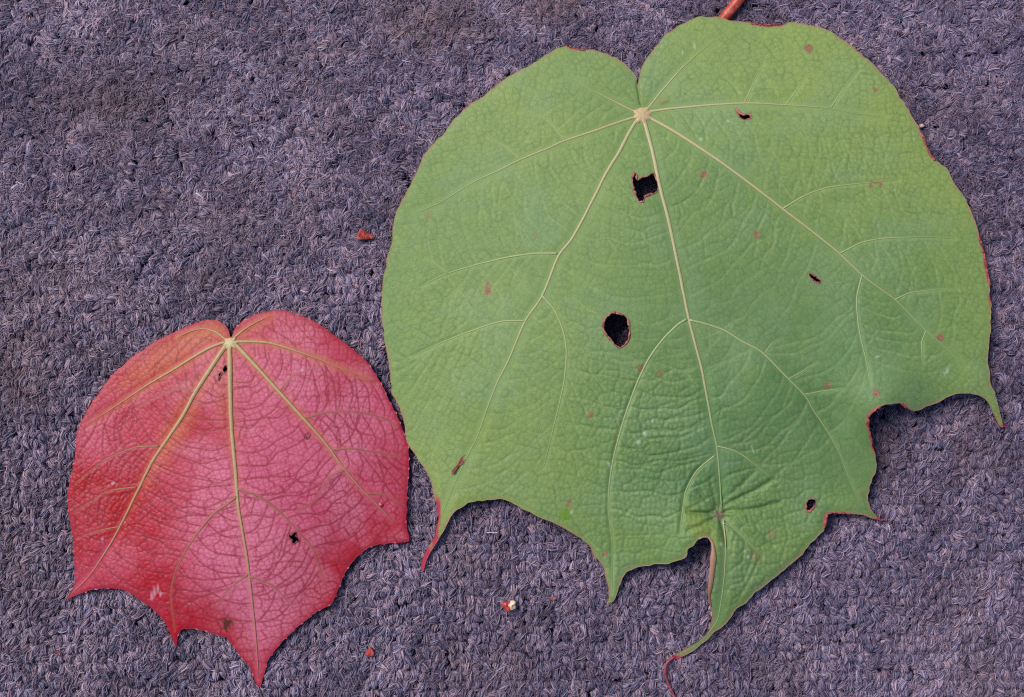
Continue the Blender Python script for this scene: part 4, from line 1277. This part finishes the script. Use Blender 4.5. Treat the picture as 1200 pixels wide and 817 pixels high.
scrap('leaf_scrap', 'orange red three cornered leaf scrap on the carpet left of the green leaf', [(418, 277), (421.5, 269.5), (424, 268), (430, 272), (437, 276), (438, 279.5), (430, 280.5), (420, 281)], 0.0009, 0.0012, lin(168, 62, 44), lin(128, 34, 28), 3)
scrap('leaf_scrap', 'tiny plain red leaf scrap on the carpet right of the red leaf tip', [(428.5, 768), (433, 758), (435, 760), (438.5, 765), (437, 769)], 0.0009, 0.0009, lin(164, 40, 40), lin(150, 58, 48), 5)
scrap('leaf_scrap', 'minute brownish red speck on the carpet below the left lobe of the red leaf', [(66, 764), (69, 763), (70.5, 767), (67.5, 769)], 0.0006, 0.0008, lin(150, 76, 66), lin(128, 56, 50), 8, 0.0003)
scrap('leaf_scrap', 'minute orange speck on the carpet between the two lower tips of the green leaf', [(645, 700), (650, 699.5), (652, 702), (647, 703.5)], 0.0006, 0.0008, lin(176, 96, 70), lin(150, 74, 60), 9, 0.0003)
scrap('leaf_scrap', 'minute pale pink crumb on the carpet beside the upper right edge of the green leaf', [(1077.5, 146), (1081, 145), (1083, 147.5), (1080.5, 149.5), (1078, 149)], 0.0010, 0.0012, lin(196, 160, 150), lin(176, 132, 126), 10, 0.0002)

husk = empty('husk_fragment', P(597, 710, 0.0))
tag(husk, 'red and cream husk fragment on the carpet below the green leaf', 'husk')
m = Mat('husk_red')
m.put(m.b.inputs['Base Color'], m.mix(m.rng(m.noise(800), .4, .6), lin(160, 30, 40), lin(176, 70, 56)))
m.b.inputs['Roughness'].default_value = 0.4
V, T = pebble(595.0, 710.5, 7.2, 5.6, 0.0026, 0.0012, 4, 0.15, 0.3, 8, 18)
mesh_from('shell', V - np.array(husk.location), T, mat=m.mat, parent=husk)
m = Mat('husk_cream')
m.put(m.b.inputs['Base Color'], m.mix(m.rng(m.noise(500), .4, .6), lin(214, 192, 168), lin(190, 160, 126)))
m.b.inputs['Roughness'].default_value = 0.5
V, T = pebble(600.2, 709.5, 5.4, 5.2, 0.0026, 0.0016, 6, -0.5, 0.3, 8, 18)
mesh_from('kernel', V - np.array(husk.location), T, mat=m.mat, parent=husk)

# brown fleck caught on the lower left lobe of the green leaf
scrap('leaf_scrap', 'brown narrow dry scrap lying on the lower left lobe of the green leaf', [(529, 555), (530, 551), (535, 545), (540, 537), (545, 532.5), (548, 534), (545, 541), (539, 546), (534, 552), (531, 556)], 0.0004, float(GREEN_TOP[0][0].sample(GREEN_TOP[0][1], 538, 545)) + 0.0003, lin(140, 78, 56), lin(112, 56, 42), 12, 0.0001)
m = Mat('white_lint')
m.b.inputs['Base Color'].default_value = (0.6, 0.58, 0.6, 1)
m.b.inputs['Roughness'].default_value = 0.7
C = catmull([(570.5, 624.5), (575, 624), (579, 624.6), (583, 624.2)], 1.5)
W = np.array([P(x, y, 0.0009 + 0.0002 * math.sin(k)) for k, (x, y) in enumerate(C)])
org = W.mean(0)
V, T = tube_geo(W - org, np.full(len(C), 0.45 * S), 6)
o = mesh_from('lint_fibre', V, T, mat=m.mat)
o.location = org
tag(o, 'short white lint fibre on the carpet under the lower left notch of the green leaf', 'lint')
